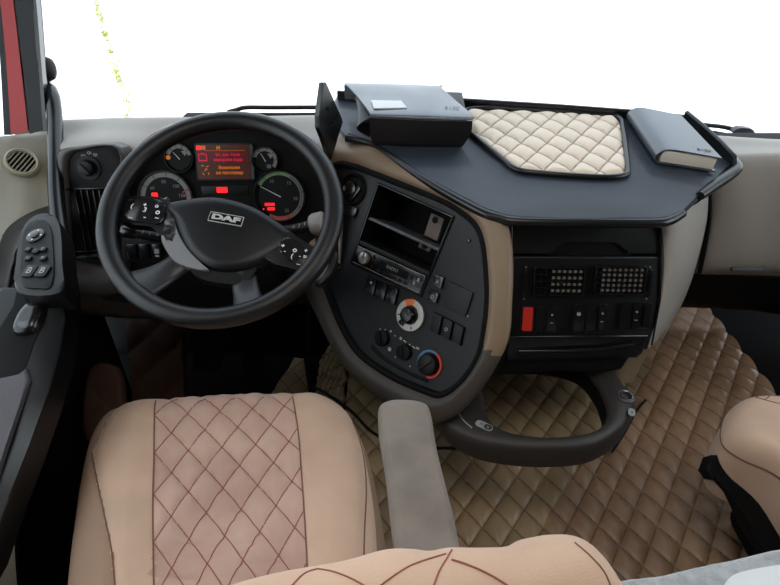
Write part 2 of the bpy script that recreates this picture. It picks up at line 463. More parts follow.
def inside(p, poly):
    c = False; n = len(poly); j = n - 1
    for i in range(n):
        if (poly[i][1] > p[1]) != (poly[j][1] > p[1]) and p[0] < (poly[j][0] - poly[i][0]) * (p[1] - poly[i][1]) / (poly[j][1] - poly[i][1]) + poly[i][0]: c = not c
        j = i
    return c
def quilt_sheet(bm, fr, poly, uvf, amp, step=0.008, zoff=0.0, zf=None, thick=0.008, k=0.5, mi=0, fade=0):
    """sheet clipped to poly, puffed between seams"""
    xs = [p[0] for p in poly]; ys = [p[1] for p in poly]
    t = bmesh.new()
    nx = int((max(xs) - min(xs)) / step) + 2; ny = int((max(ys) - min(ys)) / step) + 2
    x0, y0 = min(xs) - step / 2, min(ys) - step / 2
    V = [[t.verts.new((x0 + i * step, y0 + j * step, 0)) for j in range(ny + 1)] for i in range(nx + 1)]
    for i in range(nx):
        for j in range(ny): t.faces.new((V[i][j], V[i + 1][j], V[i + 1][j + 1], V[i][j + 1]))
    ar = sum(poly[i - 1][0] * poly[i][1] - poly[i][0] * poly[i - 1][1] for i in range(len(poly)))
    P = poly if ar > 0 else poly[::-1]
    for i in range(len(P)):          # convex outline
        p, q = Vector((*P[i - 1], 0)), Vector((*P[i], 0)); d = q - p
        if d.length < 1e-6: continue
        bmesh.ops.bisect_plane(t, geom=t.verts[:] + t.edges[:] + t.faces[:], plane_co=p, plane_no=Vector((d.y, -d.x, 0)).normalized(), clear_outer=True)
    for v in t.verts:
        x, y = v.co.x, v.co.y; u, w_ = uvf(x, y)
        m_ = 1.0
        if fade:
            for i in range(len(P)):
                p_, q_ = Vector(P[i - 1]), Vector(P[i]); d_ = (q_ - p_)
                if d_.length > 1e-6: m_ = min(m_, abs((v.co.x - p_.x) * d_.y - (v.co.y - p_.y) * d_.x) / d_.length / fade)
        v.co.z = zoff + amp * min(1, m_) ** .6 * puff(u, w_, k) + (zf(x, y) if zf else 0)
    if thick:
        be = [e for e in t.edges if len(e.link_faces) == 1]
        r = bmesh.ops.extrude_edge_only(t, edges=be)
        for g in r['geom']:
            if isinstance(g, bmesh.types.BMVert): g.co.z -= thick
    merge(bm, t, fr.M, mi)

# ================================================================== OUTSIDE
GZ = -1.40
def gp(px, py): p = W(px, py, z=GZ); return (p.x, p.y)
JOINTS = [(gp(95, 0), gp(131, 118), 0.16, 0.38), (gp(330, 0), gp(410, 60), 0.10, 0.56), (gp(600, 20), gp(704, 106), 0.10, 0.55)]
m_ground = ground_material()
bm = nb(); box(bm, IDN, -60, 60, -40, 140, GZ - 0.3, GZ)
obj('ground', bm, m_ground, kind='structure')
# weeds growing in the joint left of the wheel
m_weed = mat('yellow_green_weeds', (150, 160, 60), 0.8)
bm = nb()
(jx0, jy0), (jx1, jy1) = JOINTS[0][0], JOINTS[0][1]
for k in range(420):
    t = random.random(); q = 0.5 + 0.5 * sin(t * 23) * sin(t * 61 + 1)
    if random.random() > 0.25 + q * 0.6: continue
    x = jx0 + (jx1 - jx0) * t + random.gauss(0, 0.05); y = jy0 + (jy1 - jy0) * t + random.gauss(0, 0.05)
    for j in range(4):
        a = random.random() * 6.28; L = random.uniform(0.03, 0.09); w_ = 0.008
        b0 = Vector((x + random.gauss(0, .02), y + random.gauss(0, .02), GZ)); d = Vector((cos(a) * 0.6, sin(a) * 0.6, 1)) * L; s_ = Vector((-sin(a), cos(a), 0)) * w_
        v = [bm.verts.new(p) for p in (b0 - s_, b0 + s_, b0 + d * 0.6 + s_ * 0.7, b0 + d, b0 + d * 0.6 - s_ * 0.7)]
        bm.faces.new(v)
o = obj('weeds', bm, m_weed, kind='stuff', recalc=False); tag(o, 'thin line of yellow green weeds growing in the pale yard outside', 'weeds')

# ================================================================== CAB SHELL
XL, XR, YB, ZT = -1.10, 1.66, -0.85, 2.30
bm = nb(); box(bm, IDN, XL, XR, YB, 1.95, -0.06, 0.10)
obj('floor', bm, m_floor, kind='structure')
# engine tunnel / raised passenger floor
bm = nb()
hexa(bm, [Vector(p) for p in ((-0.235, YB, 0.10), (XR, YB, 0.10), (XR, 1.8, 0.10), (-0.235, 1.8, 0.10), (-0.115, YB, 0.30), (XR, YB, 0.30), (XR, 1.8, 0.30), (-0.115, 1.8, 0.30))], bev=0.02)
obj('floor_tunnel', bm, m_floor, kind='structure')
bm = nb(); box(bm, IDN, XL, XR, YB - 0.05, YB, -0.06, ZT); obj('wall_back', bm, m_shell, kind='structure')
bm = nb()
box(bm, IDN, XL, XR, YB, 1.50, ZT, ZT + 0.04)
obj('ceiling', bm, m_shell, kind='structure')
# right wall with its window opening
bm = nb()
for b in ((XR, XR + 0.04, YB, 1.5, -0.06, 1.12), (XR, XR + 0.04, YB, -0.05, 1.12, ZT), (XR, XR + 0.04, 1.22, 1.42, 1.12, ZT), (XR, XR + 0.04, YB, 1.40, 2.0, ZT)): box(bm, IDN, *b)
obj('wall_right', bm, m_shell, kind='structure')
bm = nb()
for b in ((XL - 0.04, XL, YB, 1.5, -0.06, 0.75), (XL - 0.04, XL, YB, -0.05, 0.75, ZT), (XL - 0.04, XL, YB, 1.36, 2.0, ZT)): box(bm, IDN, *b)
obj('wall_left', bm, m_shell, kind='structure')
bm = nb(); box(bm, IDN, XL, XR, 1.80, 1.86, -0.06, 0.90); box(bm, IDN, XL, -0.10, 1.66, 1.80, -0.06, .90); obj('wall_front_and_blocker', bm, m_deep, kind='structure')  # second box is an added blocker closing a light gap under the dash
# windscreen: curved pane from the cowl to the roof
bm = nb()
bot = [Vector((-1.02, 1.30, 1.04)), Vector((-0.75, 1.53, 1.04)), Vector((-0.2, 1.72, 1.04)), Vector((0.3, 1.76, 1.04)), Vector((0.9, 1.72, 1.04)), Vector((1.4, 1.55, 1.04)), Vector((1.68, 1.30, 1.04))]
top = [p + Vector((0, -0.16, ZT - 1.04)) for p in bot]
loft(bm, [bot, [(a + b) / 2 for a, b in zip(bot, top)], top], sub=6, subv=3)
obj('window_1', bm, m_glass, kind='structure')
# side window pane of the door
bm = nb(); box(bm, IDN, XL - 0.005, XL, -0.05, 1.26, 0.75, 2.0); obj('window_2', bm, m_glass, kind='structure')
bm = nb(); box(bm, IDN, XR, XR + 0.005, -0.05, 1.22, 1.12, 2.0); obj('window_3', bm, m_glass, kind='structure')

# left windscreen pillar: red painted edge between two black seals (leans inward)
def strip(bm, pa, pb, depth, mi=0, n=6):
    """pa,pb: lists of world points (left edge, right edge) -> solid strip pushed back by depth"""
    L = catmull(pa, n); R = catmull(pb, n)
    off = Vector((-0.2, 0.97, 0)) * depth
    rows = [[bm.verts.new(p) for p in (l, r, r + off, l + off)] for l, r in zip(L, R)]
    for a, b in zip(rows, rows[1:]):
        for j in range(4): bm.faces.new((a[j], a[(j + 1) % 4], b[(j + 1) % 4], b[j])).material_index = mi
    bm.faces.new(rows[0]).material_index = mi; bm.faces.new(rows[-1][::-1]).material_index = mi
def pil(*pts): return [W(a, b, t=1.36 - 0.10 * (160 - b) / 160) for a, b in pts]
bm = nb()
strip(bm, pil((-9, -60), (0, 0), (6, 60), (11, 135)), pil((6, -60), (13, 0), (20, 60), (28, 132)), 0.05)
obj('trim_1', bm, m_redpaint, kind='structure')
bm = nb()
strip(bm, pil((8, -60), (15, 0), (22, 60), (30, 134)), pil((25, -60), (33, 0), (38, 60), (43, 130)), 0.06)
strip(bm, pil((-16, -60), (-6, 0), (0, 60), (4, 135)), pil((-9, -60), (0, 0), (6, 60), (11, 135)), 0.06)
strip(bm, pil((24, -60), (32, 0), (37, 60), (43, 130)), pil((28, -60), (36, 0), (41, 60), (47, 130)), 0.03, 1)
obj('trim_2', bm, [m_black, m_gloss], kind='structure')

# ================================================================== FLOOR MATS
def lattice(ang, s, ox=0, oy=0):
    a = radians(ang); k = s * sin(2 * a)
    return lambda x, y: (((x - ox) * sin(a) - (y - oy) * cos(a)) / k, ((x - ox) * sin(a) + (y - oy) * cos(a)) / k)
flr = Frame((0, 0, 0.302), (1, 0, 0), (0, 1, 0))
def edge_tube(bm, fr, poly, r, z=0.004, n=6):
    tube(bm, [fr.w(a, b, z) for a, b in poly], r, n, closed=True)
B1 = [flr.loc(*p) for p in ((650, 372), (556, 465), (548, 520))]
dirx = (B1[2][0] - 0.10)
tun = [(-0.13, -0.4), (0.385, -0.4), (0.385, 1.70), (-0.13, 1.70)]
tun2 = [(0.384, B1[2][1]), B1[0], (0.80, 1.70), (0.384, 1.70)]
def mat_uv_t(x, y): return lattice(53, 0.0605)(x, y)
rim_wave = lambda x, y: 0.004 * noise.noise(Vector((x * 4, y * 4, 0)))
bm = nb()
for tp_ in (tun, tun2): quilt_sheet(bm, flr, tp_, mat_uv_t, 0.014, step=0.005, zoff=0.020, zf=rim_wave, k=0.36)
# the mat turns down over the tunnel's left side
side = Frame((-0.128, 0.0, 0.316), (0, 1, 0), Vector((-0.515, 0, -0.857)))
quilt_sheet(bm, side, [(-0.3, 0.0), (1.6, 0.0), (1.6, 0.235), (-0.3, 0.235)], lattice(45, 0.0605), 0.013, step=0.007, zoff=0.008, k=0.28)
paint_seam_shade(m_mat2, flr, 53, .0605, .06, (64, 50, 36), .5)
o = obj('floor_mat', bm, m_mat2); tag(o, 'olive beige quilted mat covering the engine tunnel under the ring shaped table', 'floor mat')
pas = [(B1[2][0] - 0.02, 0.6), (0.36, -0.4), (1.6, -0.4), (1.6, 1.45), (1.2, 1.60), (0.62, 1.60), (B1[1][0] - 0.04, B1[1][1] + 0.05)]
R1, R2 = flr.loc(742, 312), flr.loc(778, 402)
pas = [(0.30, -0.4), (R2[0] + (R2[0] - R1[0]) * 1.0, R2[1] + (R2[1] - R1[1]) * 1.0), R2, R1, (R1[0] - .01, 1.70), (0.40, 1.70)]
pas = [(0.30, -0.4), (R2[0] + .02, -0.4), R2, R1, (R1[0] - .01, 1.70), (0.40, 1.70)]
bm = nb(); quilt_sheet(bm, flr, pas, lattice(54, 0.0605), 0.015, step=0.005, zoff=0.010, zf=lambda x, y: 0.006 * noise.noise(Vector((x * 3.5, y * 3.5, 3))), k=0.36)
paint_seam_shade(m_mat, flr, 54, .0605, .06, (60, 44, 34), .5)
o = obj('floor_mat', bm, m_mat); tag(o, 'brown small diamond quilted mat on the passenger side floor', 'floor mat')
# driver footwell mats
dfl = Frame((0, 0, 0.104), (1, 0, 0), (0, 1, 0))
poly = [dfl.loc(*p) for p in ((272, 396), (268, 372), (277, 356), (306, 360), (309, 396), (312, 430), (250, 430))]
bm = nb(); quilt_sheet(bm, dfl, poly, lattice(48, 0.095), 0.010, step=0.009, zoff=0.008)
o = obj('floor_mat', bm, m_mat2); tag(o, 'small beige quilted mat piece between the accelerator and the tunnel', 'floor mat')
fr = Frame(W(160, 400, z=0.22), (1, 0.02, 0), (0, 0.86, 0.50))
poly = fr.locs(((127, 322), (182, 318), (187, 440), (138, 440)))
bm = nb(); quilt_sheet(bm, fr, poly, lattice(48, 0.10), 0.010, step=0.009, zoff=0.008)
bx = [fr.w(*p, -0.004) for p in fr.locs(((129, 324), (181, 320), (186, 440), (139, 440)))]
prism(bm, fr.M, fr.locs(((128, 323), (182, 319), (187, 440), (139, 440))), -0.03, -0.001)
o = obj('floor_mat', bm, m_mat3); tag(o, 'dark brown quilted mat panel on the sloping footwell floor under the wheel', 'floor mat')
fr = Frame(W(104, 400, z=0.42), (1, 0.05, 0), (0, 0.75, 0.66))
bm = nb(); ol = smooth2(fr.locs(((88, 440), (86, 395), (92, 368), (106, 363), (119, 370), (124, 400), (128, 440))), 5)
pd = Pad(fr, ol, lambda x, y: 0.012 + 0.006 * puff(*lattice(48, 0.09)(x, y)), edge=0.2, R=0.01, depth=0.03); pd.build(bm, rings=30)
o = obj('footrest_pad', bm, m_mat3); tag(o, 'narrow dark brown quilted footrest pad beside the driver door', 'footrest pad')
# cord between seat and tunnel
bm = nb(); tube(bm, catmull([W(*p, z=0.335) for p in ((312, 386), (330, 396), (352, 412), (372, 432), (400, 445), (432, 448), (468, 448))], 8), 0.0045, 8)
o = obj('cable', bm, m_rubber); tag(o, 'thin black cable lying on the quilted tunnel mat beside the driver seat', 'cable')
bm = nb(); tube(bm, catmull([W(*p, z=0.335) for p in ((612, 452), (625, 432), (637, 410), (646, 400))], 8), 0.0032, 8)
o = obj('cable', bm, m_rubber); tag(o, 'short black cable hanging beside the right end of the ring table', 'cable')
bm = nb(); tube(bm, catmull([W(*p, z=0.16) for p in ((305, 352), (308, 375), (312, 398))], 5), 0.008, 8)
o = obj('mat_edging', bm, m_rubber); tag(o, 'black strip along the foot of the tunnel in the driver footwell', 'edging')

# ================================================================== PEDALS
def pedal(px0, px1, py0, py1, zc, label, cat, ribs, group=None):
    fr = Frame(W((px0 + px1) / 2, (py0 + py1) / 2, z=zc), (1, 0, 0), (0, 0.62, 0.78))
    a0, b0 = fr.loc(px0, py1); a1, b1 = fr.loc(px1, py0)
    t = thing('pedal', label, cat, fr)
    bm = nb(); prism(bm, fr.M, rrect(a0, a1, b0, b1, 0.015), -0.012, 0.004, 0.003)
    y = b0 + 0.012
    while y < b1 - 0.012 and ribs:
        for s_ in (0, 1):
            xm = (a0 + a1) / 2
            q = [(a0 + 0.006, y), (xm, y + 0.012), (xm, y + 0.017), (a0 + 0.006, y + 0.005)]
            if s_: q = [(2 * xm - x_, y_) for x_, y_ in q]
            prism(bm, fr.M, q, 0.003, 0.008)
        y += 0.017
    obj('pedal_pad', bm, m_rubber, t)
    bm = nb(); tube(bm, [fr.w((a0 + a1) / 2, b1 - 0.03, -0.01), fr.w((a0 + a1) / 2, b1 + 0.05, -0.09), fr.w((a0 + a1) / 2, b1 + 0.16, -0.22), Vector((fr.o.x, 1.66, fr.o.z + .10))], 0.012, 8)
    obj('pedal_arm', bm, m_deep, t)
pedal(243, 264, 322, 382, 0.28, 'black accelerator pedal with herringbone treads under the steering wheel', 'pedal', True)
pedal(193, 222, 326, 372, 0.30, 'plain black brake pedal left of the accelerator', 'pedal', False)
# dark housing right of the pedals
bm = nb(); fr = Frame(W(290, 330, z=0.42), (1, 0, 0), (0, 0.45, 0.9))
prism(bm, fr.M, fr.locs(((272, 290), (307, 290), (306, 360), (280, 356), (272, 345))), -0.08, 0.0, 0.01)
o = obj('pedal_housing', bm, m_deep); tag(o, 'black plastic housing in the footwell beside the tunnel mat', 'housing')

# ================================================================== DASHBOARD BODY
T_ = lambda *a, **k: W(*a, **k)
dash = thing('dashboard', 'wide beige and black dashboard running under the windscreen across the cab', 'dashboard', Vector((0.2, 1.40, 0.70)))
# top shelf behind the wheel, tray and glove box (pale, faces the windscreen)
bm = nb()
cols = [(-1.06, 1.10, 1.02), (-0.95, 1.25, 1.05), (-0.80, 1.40, 1.085), (-0.60, 1.50, 1.105), (-0.3, 1.60, 1.11), (0.1, 1.64, 1.10), (0.5, 1.64, 1.08), (0.9, 1.60, 1.055), (1.25, 1.50, 1.03), (1.64, 1.28, 1.0)]
front = [T_(57, 149, y=1.245), T_(75, 148, y=1.25), T_(112, 145, y=1.25), T_(200, 160, y=1.32), T_(340, 150, y=1.32), T_(480, 150, y=1.32), T_(640, 150, y=1.32), T_(735, 158, y=1.30), T_(860, 158, y=1.25)]
back = [T_(57, 121, z=1.09), T_(85, 120.5, z=1.09), T_(130, 119, z=1.09), T_(220, 117, z=1.085), T_(320, 116, z=1.075), T_(430, 116, z=1.065), T_(600, 124, z=1.05), T_(710, 137, z=1.04), T_(860, 146, z=1.02)]
cowl = [p + Vector((0, 0.06, -0.14)) for p in back]
under = [p + Vector((0, 0.02, -0.05)) for p in front]
loft(bm, [cowl, back, [(a * 0.45 + b * 0.55) + Vector((0, 0, 0.006)) for a, b in zip(back, front)], front, under], sub=6, subv=5)
obj('dash_top', bm, m_grey, dash)
# left end: bulging beige edge round the headlamp knob and vent
L0 = Frame(W(88, 200, t=1.30), (1, 0.06, 0), (0, 0.30, 1))
def ring_plate(bm, fr, inner, outer, hi, ho, mid=None, hm=None, sub=5, closed=True, hb=-0.08, mi=0, back=None):
    """beads a moulded surround between two traced outlines (same point counts)"""
    A = [fr.w(*p, hi) for p in inner]; B = [fr.w(*p, ho) for p in outer]
    if mid is None: mid = [((a[0] + b[0]) / 2, (a[1] + b[1]) / 2) for a, b in zip(inner, outer)]
    Mm = [fr.w(*p, hm if hm is not None else (hi + ho) / 2 + 0.008) for p in mid]
    A0 = [p - fr.ez * 0.02 for p in A]; B1_ = [p + (back if back is not None else fr.ez * hb) for p in B]
    loft(bm, [A0, A, Mm, B, B1_], sub=sub, subv=4, closed=closed, mi=mi)
inn = L0.locs(((68, 168), (72, 155), (84, 150), (118, 150), (118, 200), (118, 262), (78, 262), (73, 250), (70, 215)))
out = L0.locs(((59, 168), (60, 152), (74, 147), (124, 147), (126, 200), (126, 290), (76, 290), (67, 262), (61, 215)), -0.01)
bm = nb(); ring_plate(bm, L0, inn, out, 0.0, -0.01, hm=0.008)
obj('panel_surround', bm, mat('dark_grey_panel_edge', (58, 55, 52), .45), dash)
bm = nb(); prism(bm, L0.M, smooth2(L0.locs(((67, 168), (72, 153), (84, 149), (120, 149), (122, 200), (120, 264), (77, 264), (72, 250), (69, 215))), 4), -0.05, -0.004, 0.004)
sp = obj('side_panel', bm, m_dark, dash)
# knob, marks, upright vent slats
a, b = L0.loc(88, 168)
bm = nb(); annulus(bm, L0.at(a, b, -0.004), 0.019, 0.027, 0, 0.004); cyl(bm, L0.at(a, b, -0.004), 0.0165, 0, 0.020, bev=0.003)
box(bm, L0.at(a, b, 0.016, radians(40)), -0.0025, 0.0025, -0.015, 0.015, 0, 0.006, 0.001)
obj('light_switch_knob', bm, m_black, sp)
bm = nb()
for px, py in ((82, 156), (88, 153), (94, 155)):
    a, b = L0.loc(px, py); annulus(bm, L0.at(a, b, -0.0035), 0.0022, 0.0034, 0, 0.0008, n=12)
    box(bm, L0.at(a + 0.005, b, -0.0035), -0.0006, 0.0006, -0.003, 0.003, 0, 0.0008)
obj('light_switch_marks', bm, m_dimwhite, sp)
bm = nb()
for px in (76, 82, 88, 94, 100, 106):
    a, b0 = L0.loc(px, 250); a, b1 = L0.loc(px, 190)
    box(bm, L0.at(a, 0, -0.004), -0.0012, 0.0012, b0, b1, 0, 0.010, 0.0005)
a0, b0 = L0.loc(74, 251); a1, b1 = L0.loc(112, 188)
for y in (b0, b1): box(bm, L0.at(0, y, -0.004), a0, a1, -0.002, 0.002, 0, 0.009, 0.0008)
obj('air_vent', bm, m_gloss, sp)
bm = nb(); a0, b0 = L0.loc(76, 258); a1, b1 = L0.loc(108, 253); box(bm, IDN @ L0.M, a0, a1, b0, b1, -0.005, 0.004, 0.001)
a, b = L0.loc(101, 256); box(bm, L0.at(a, b, 0.003), -0.004, 0.004, -0.002, 0.002, 0, 0.003, 0.0005, mi=1)
obj('vent_slider', bm, [m_gloss, m_dimwhite], sp)
# knee panel below the cluster
bm = nb()
rowa = [T_(66, 288, y=1.16), T_(120, 290, y=1.18), T_(200, 290, y=1.18), T_(300, 285, y=1.20)]
rowb = [T_(70, 312, y=1.20), T_(125, 318, y=1.22), T_(200, 318, y=1.22), T_(300, 300, y=1.24)]
rowc = [p + Vector((0, 0.35, -0.10)) for p in rowb]
rowz = [p + Vector((0, 0.05, 0.10)) for p in rowa]
loft(bm, [rowz, rowa, rowb, rowc], sub=5, subv=5)
obj('knee_panel', bm, mat('dark_brown_knee_panel', (72, 62, 54), 0.6), dash)
# black support under dash, behind everything
bm = nb(); box(bm, IDN, -1.04, 0.10, 1.36, 1.60, 0.55, 1.02, 0.02); box(bm, IDN, 0.10, 1.62, 1.36, 1.60, 0.62, 1.0, 0.02)
obj('dash_core', bm, m_deep, dash)

# ---------- instrument cluster
CL = Frame(W(220, 175, t=1.32), (1, 0.02, 0), (0, 0.36, 1))
clu = thing('instrument_cluster', 'black instrument cluster with round gauges and lit red and orange screen behind the wheel', 'instrument cluster', CL)
arc_in = CL.locs(((108, 235), (116, 195), (133, 160), (165, 137), (215, 128), (265, 133), (303, 150), (322, 185), (328, 240)), 0.03)
bm = nb(); face = CL.locs(((104, 300), (104, 235), (112, 190), (130, 158), (165, 133), (215, 124), (268, 130), (308, 148), (328, 185), (336, 240), (336, 300)))
prism(bm, CL.M, smooth2(face, 4), -0.05, 0.0); obj('back_plate', bm, m_deep, clu)
# visor: inner lip leans out over the gauges, outer skin runs back to the dash top
bm = nb()
lip = [CL.w(*p, 0.055) for p in CL.locs(((112, 262), (112, 225), (119, 178), (139, 148), (170, 128), (218, 119), (266, 123), (306, 140), (330, 172), (338, 215), (338, 262)), 0.055)]
inr = [CL.w(*p, 0.002) for p in CL.locs(((112, 300), (112, 228), (118, 188), (137, 159), (168, 138), (216, 129), (264, 134), (303, 152), (324, 186), (331, 228), (331, 300)), 0.002)]
loft(bm, [inr, [(a + b) / 2 for a, b in zip(inr, lip)], lip], sub=5, subv=3, thick=-0.002); obj('visor_lining', bm, m_dark, clu)
bm = nb()
o1 = [p + (p - CL.o).normalized() * 0.012 + CL.ez * 0.003 for p in lip]
o1 = [p + (p - CL.o).normalized() * 0.006 + CL.ez * 0.002 for p in lip]
o2 = [p + (p - CL.o).normalized() * 0.010 - CL.ez * 0.04 for p in lip]
o3 = [p + (p - CL.o).normalized() * 0.0 - CL.ez * 0.16 for p in lip]
loft(bm, [lip, o1, o2, o3], sub=5, subv=5)
obj('visor', bm, m_grey, clu)
def gauge(px, py, rr, name, build):
    a, b = CL.loc(px, py, 0.006)
    T = CL.at(a, b, 0.002)
    bm = nb(); cyl(bm, T, rr * 0.86, 0, 0.003, n=48, mi=0)
    annulus(bm, T, rr, rr * 1.06, 0, 0.010, n=56, mi=3)
    build(bm, T, rr)
    g = obj(name, bm, [m_dial, m_ring, m_white, m_black, m_ringr, m_ringg, m_needle, mat('dim_print', (104, 106, 106), .5) if 'dim_print' not in MATS else MATS['dim_print'], m_ered, m_eora], clu)
    return g
def ticks(bm, T, r0, r1, degs, w=0.0006, mi=3, z=0.0046):
    for d in degs: box(bm, T @ Matrix.Rotation(radians(d), 4, 'Z'), r0, r1, -w, w, z - 0.002, z, mi=mi)
def needle(bm, T, deg, L, w=0.0011, z=0.007):
    prism(bm, T @ Matrix.Rotation(radians(deg), 4, 'Z'), [(-0.004, -w), (L, -w * 0.4), (L, w * 0.4), (-0.004, w)], z, z + 0.001, mi=6)
m_num = None
def num(bm, T, s, r, deg, size, mi=7): text_bm(bm, T @ Matrix.Translation((r * cos(radians(deg)), r * sin(radians(deg)), 0.004)), s, size, 0.0004, mi, bold=0.0002)
def speedo(bm, T, R):
    annulus(bm, T, R * .80, R, 0, 0.004, radians(12), radians(215), mi=1); annulus(bm, T, R * .80, R, 0, 0.004, radians(-20), radians(12), mi=1)
    ticks(bm, T, R * .82, R * .98, range(20, 215, 32)); ticks(bm, T, R * .70, R * .99, (6, 18), 0.0012, 4, 0.006)
    for s, d in (('40', 188), ('60', 142), ('80', 92), ('100', 46), ('120', 8)): num(bm, T, s, R * .62, d, R * .18)
    a = T @ Matrix.Translation((-R * .42, R * .12, 0.004)); prism(bm, a, rrect(-R * .12, R * .12, -R * .09, R * .09, R * .04), 0, 0.001, mi=8)
    needle(bm, T, 205, R * .8); text_bm(bm, T @ Matrix.Translation((0, -R * .05, .004)), 'km/h', R * .13, .0003, 7)
def tacho(bm, T, R):
    annulus(bm, T, R * .84, R, 0, 0.004, radians(60), radians(150), mi=5); annulus(bm, T, R * .84, R, 0, 0.004, radians(-62), radians(60), mi=1); annulus(bm, T, R * .84, R, 0, 0.004, radians(-120), radians(-62), mi=4)
    ticks(bm, T, R * .86, R * .97, range(-110, 150, 40)); annulus(bm, T, R * .90, R * .92, 0.003, 0.0046, radians(-60), radians(60), mi=3)
    for s, d in (('10', 116), ('15', 52), ('20', -10), ('25', -66)): num(bm, T, s, R * .66, d, R * .18)
    needle(bm, T, 152, R * .86)
    a = T @ Matrix.Translation((-R * .42, -R * .42, 0.004)); annulus(bm, a, 0, 0.0001, 0, .0001, n=3)
    for y in (R * .08, -R * .10): prism(bm, a, rrect(-R * .20 + (y < 0) * R * .1, R * .2, y - R * .06, y + R * .06, R * .02), 0, 0.001, mi=8)
    prism(bm, a, rrect(-R * .30, -R * .24, -R * .14, -R * .08, R * .02), 0, 0.001, mi=8)
def small_l(bm, T, R):
    annulus(bm, T, R * .70, R, 0, 0.004, radians(15), radians(160), mi=1); ticks(bm, T, R * .72, R * .98, (40, 70, 100, 130)); needle(bm, T, 130, R * .55)
    T2 = T @ Matrix.Rotation(radians(-50), 4, 'Z'); cyl(bm, T @ Matrix.Translation((-R * .80, R * .05, .003)), R * .17, 0, .002, n=16, mi=9)
    prism(bm, T, [(R * .2, R * .5), (R * .75, R * .55), (R * .45, R * .15)], .003, .0045, mi=1)
def small_r(bm, T, R):
    annulus(bm, T, R * .70, R, 0, 0.004, radians(-40), radians(165), mi=1); ticks(bm, T, R * .72, R * .98, (0, 40, 80, 120)); needle(bm, T, 120, R * .6)
    prism(bm, T, [(R * .2, R * .5), (R * .75, R * .45), (R * .45, R * .1)], .003, .0045, mi=1); prism(bm, T, rrect(R * .1, R * .45, -R * .65, -R * .35, R * .05), .003, .0042, mi=7)
gauge(166, 198, 0.0605, 'speedometer', speedo)
gauge(279.5, 196, 0.0575, 'rev_counter', tacho)
gauge(179, 158, 0.031, 'fuel_gauge', small_l)
gauge(265, 160, 0.029, 'air_pressure_gauge', small_r)
# screen
c = CL.locs(((198, 145), (249, 148), (248, 179), (199, 181)), 0.004)
x0, x1, y0, y1 = c[3][0], c[1][0], c[2][1], c[0][1]; wd, ht = x1 - x0, y1 - y0
T = CL.at(x0, y0, 0.004)
bm = nb(); prism(bm, T, rrect(-0.004, wd + 0.010, -0.004, ht + 0.004, 0.006), -0.006, 0.0, 0.001, mi=0)
prism(bm, T, rrect(wd + 0.001, wd + 0.008, 0.0, ht, 0.002), 0, 0.001, mi=1)
scr = obj('display', bm, [m_black, m_spoke], clu)
bm = nb(); prism(bm, T, rrect(0, wd, 0, ht, 0.004), 0, 0.0008, mi=0)
prism(bm, T, rrect(0.003, wd - 0.006, ht * .50, ht * .80, 0.001), 0.0008, 0.0012, mi=1)
box(bm, T, 0.02, wd - 0.01, ht * .83, ht * .84, 0.0008, 0.0013, mi=3)
for k, mi in ((0, 4), (1, 3)): box(bm, T, 0.001 + k * 0.011, 0.011 + k * 0.011, ht * .86, ht * .98, 0.0008, 0.0014, mi=mi)
text_bm(bm, T @ Matrix.Translation((wd * .42, ht * .91, .001)), 'M', ht * .15, .0004, 3, bold=0.0004)
z = .0014
for q in ((0.004, 0.006, .55, .74), (0.022, 0.024, .55, .74)): box(bm, T, q[0], q[1], ht * q[2], ht * q[3], .0008, z + .0004, mi=2)
box(bm, T, 0.004, 0.024, ht * .53, ht * .57, .0008, z + .0004, mi=2); box(bm, T, 0.006, 0.022, ht * .72, ht * .75, .0008, z + .0004, mi=2); box(bm, T, 0.012, 0.016, ht * .75, ht * .78, .0008, z + .0004, mi=2)
text_bm(bm, T @ Matrix.Translation((wd * .59, ht * .71, z)), 'Ус. кат. блок', ht * .12, .0004, 2, bold=0.0003)
text_bm(bm, T @ Matrix.Translation((wd * .59, ht * .57, z)), 'замерзла вода', ht * .12, .0004, 2, bold=0.0003)
text_bm(bm, T @ Matrix.Translation((wd * .60, ht * .34, z)), 'Внимание', ht * .13, .0004, 3, bold=0.0003)
text_bm(bm, T @ Matrix.Translation((wd * .60, ht * .19, z)), 'не пассажир', ht * .13, .0004, 3, bold=0.0003)
for i, (px, py) in enumerate(((.10, .40), (.19, .38), (.14, .27), (.20, .17), (.10, .16), (.17, .30))): box(bm, T @ Matrix.Translation((wd * px, ht * py, z - .0006)) @ Matrix.Rotation(0.5 * i, 4, 'Z'), -.003, .003, -.0010, .0010, 0, .001, mi=3)
obj('screen', bm, [m_screen, m_screenr, m_pink, m_eora, m_ered], scr)
a, b = CL.loc(222, 190, 0.004); bm = nb(); prism(bm, CL.at(a, b, 0.002), rrect(-.0125, .0125, -.0065, .0065, .002), 0, .002, mi=0)
obj('warning_lamp', bm, m_ered, clu)
bm = nb(); a0, b0 = CL.loc(202, 195); a1, b1 = CL.loc(248, 186); box(bm, CL.M, a0, a1, b0, b1, -.002, .0015, .001); obj('lamp_strip', bm, m_black, clu)

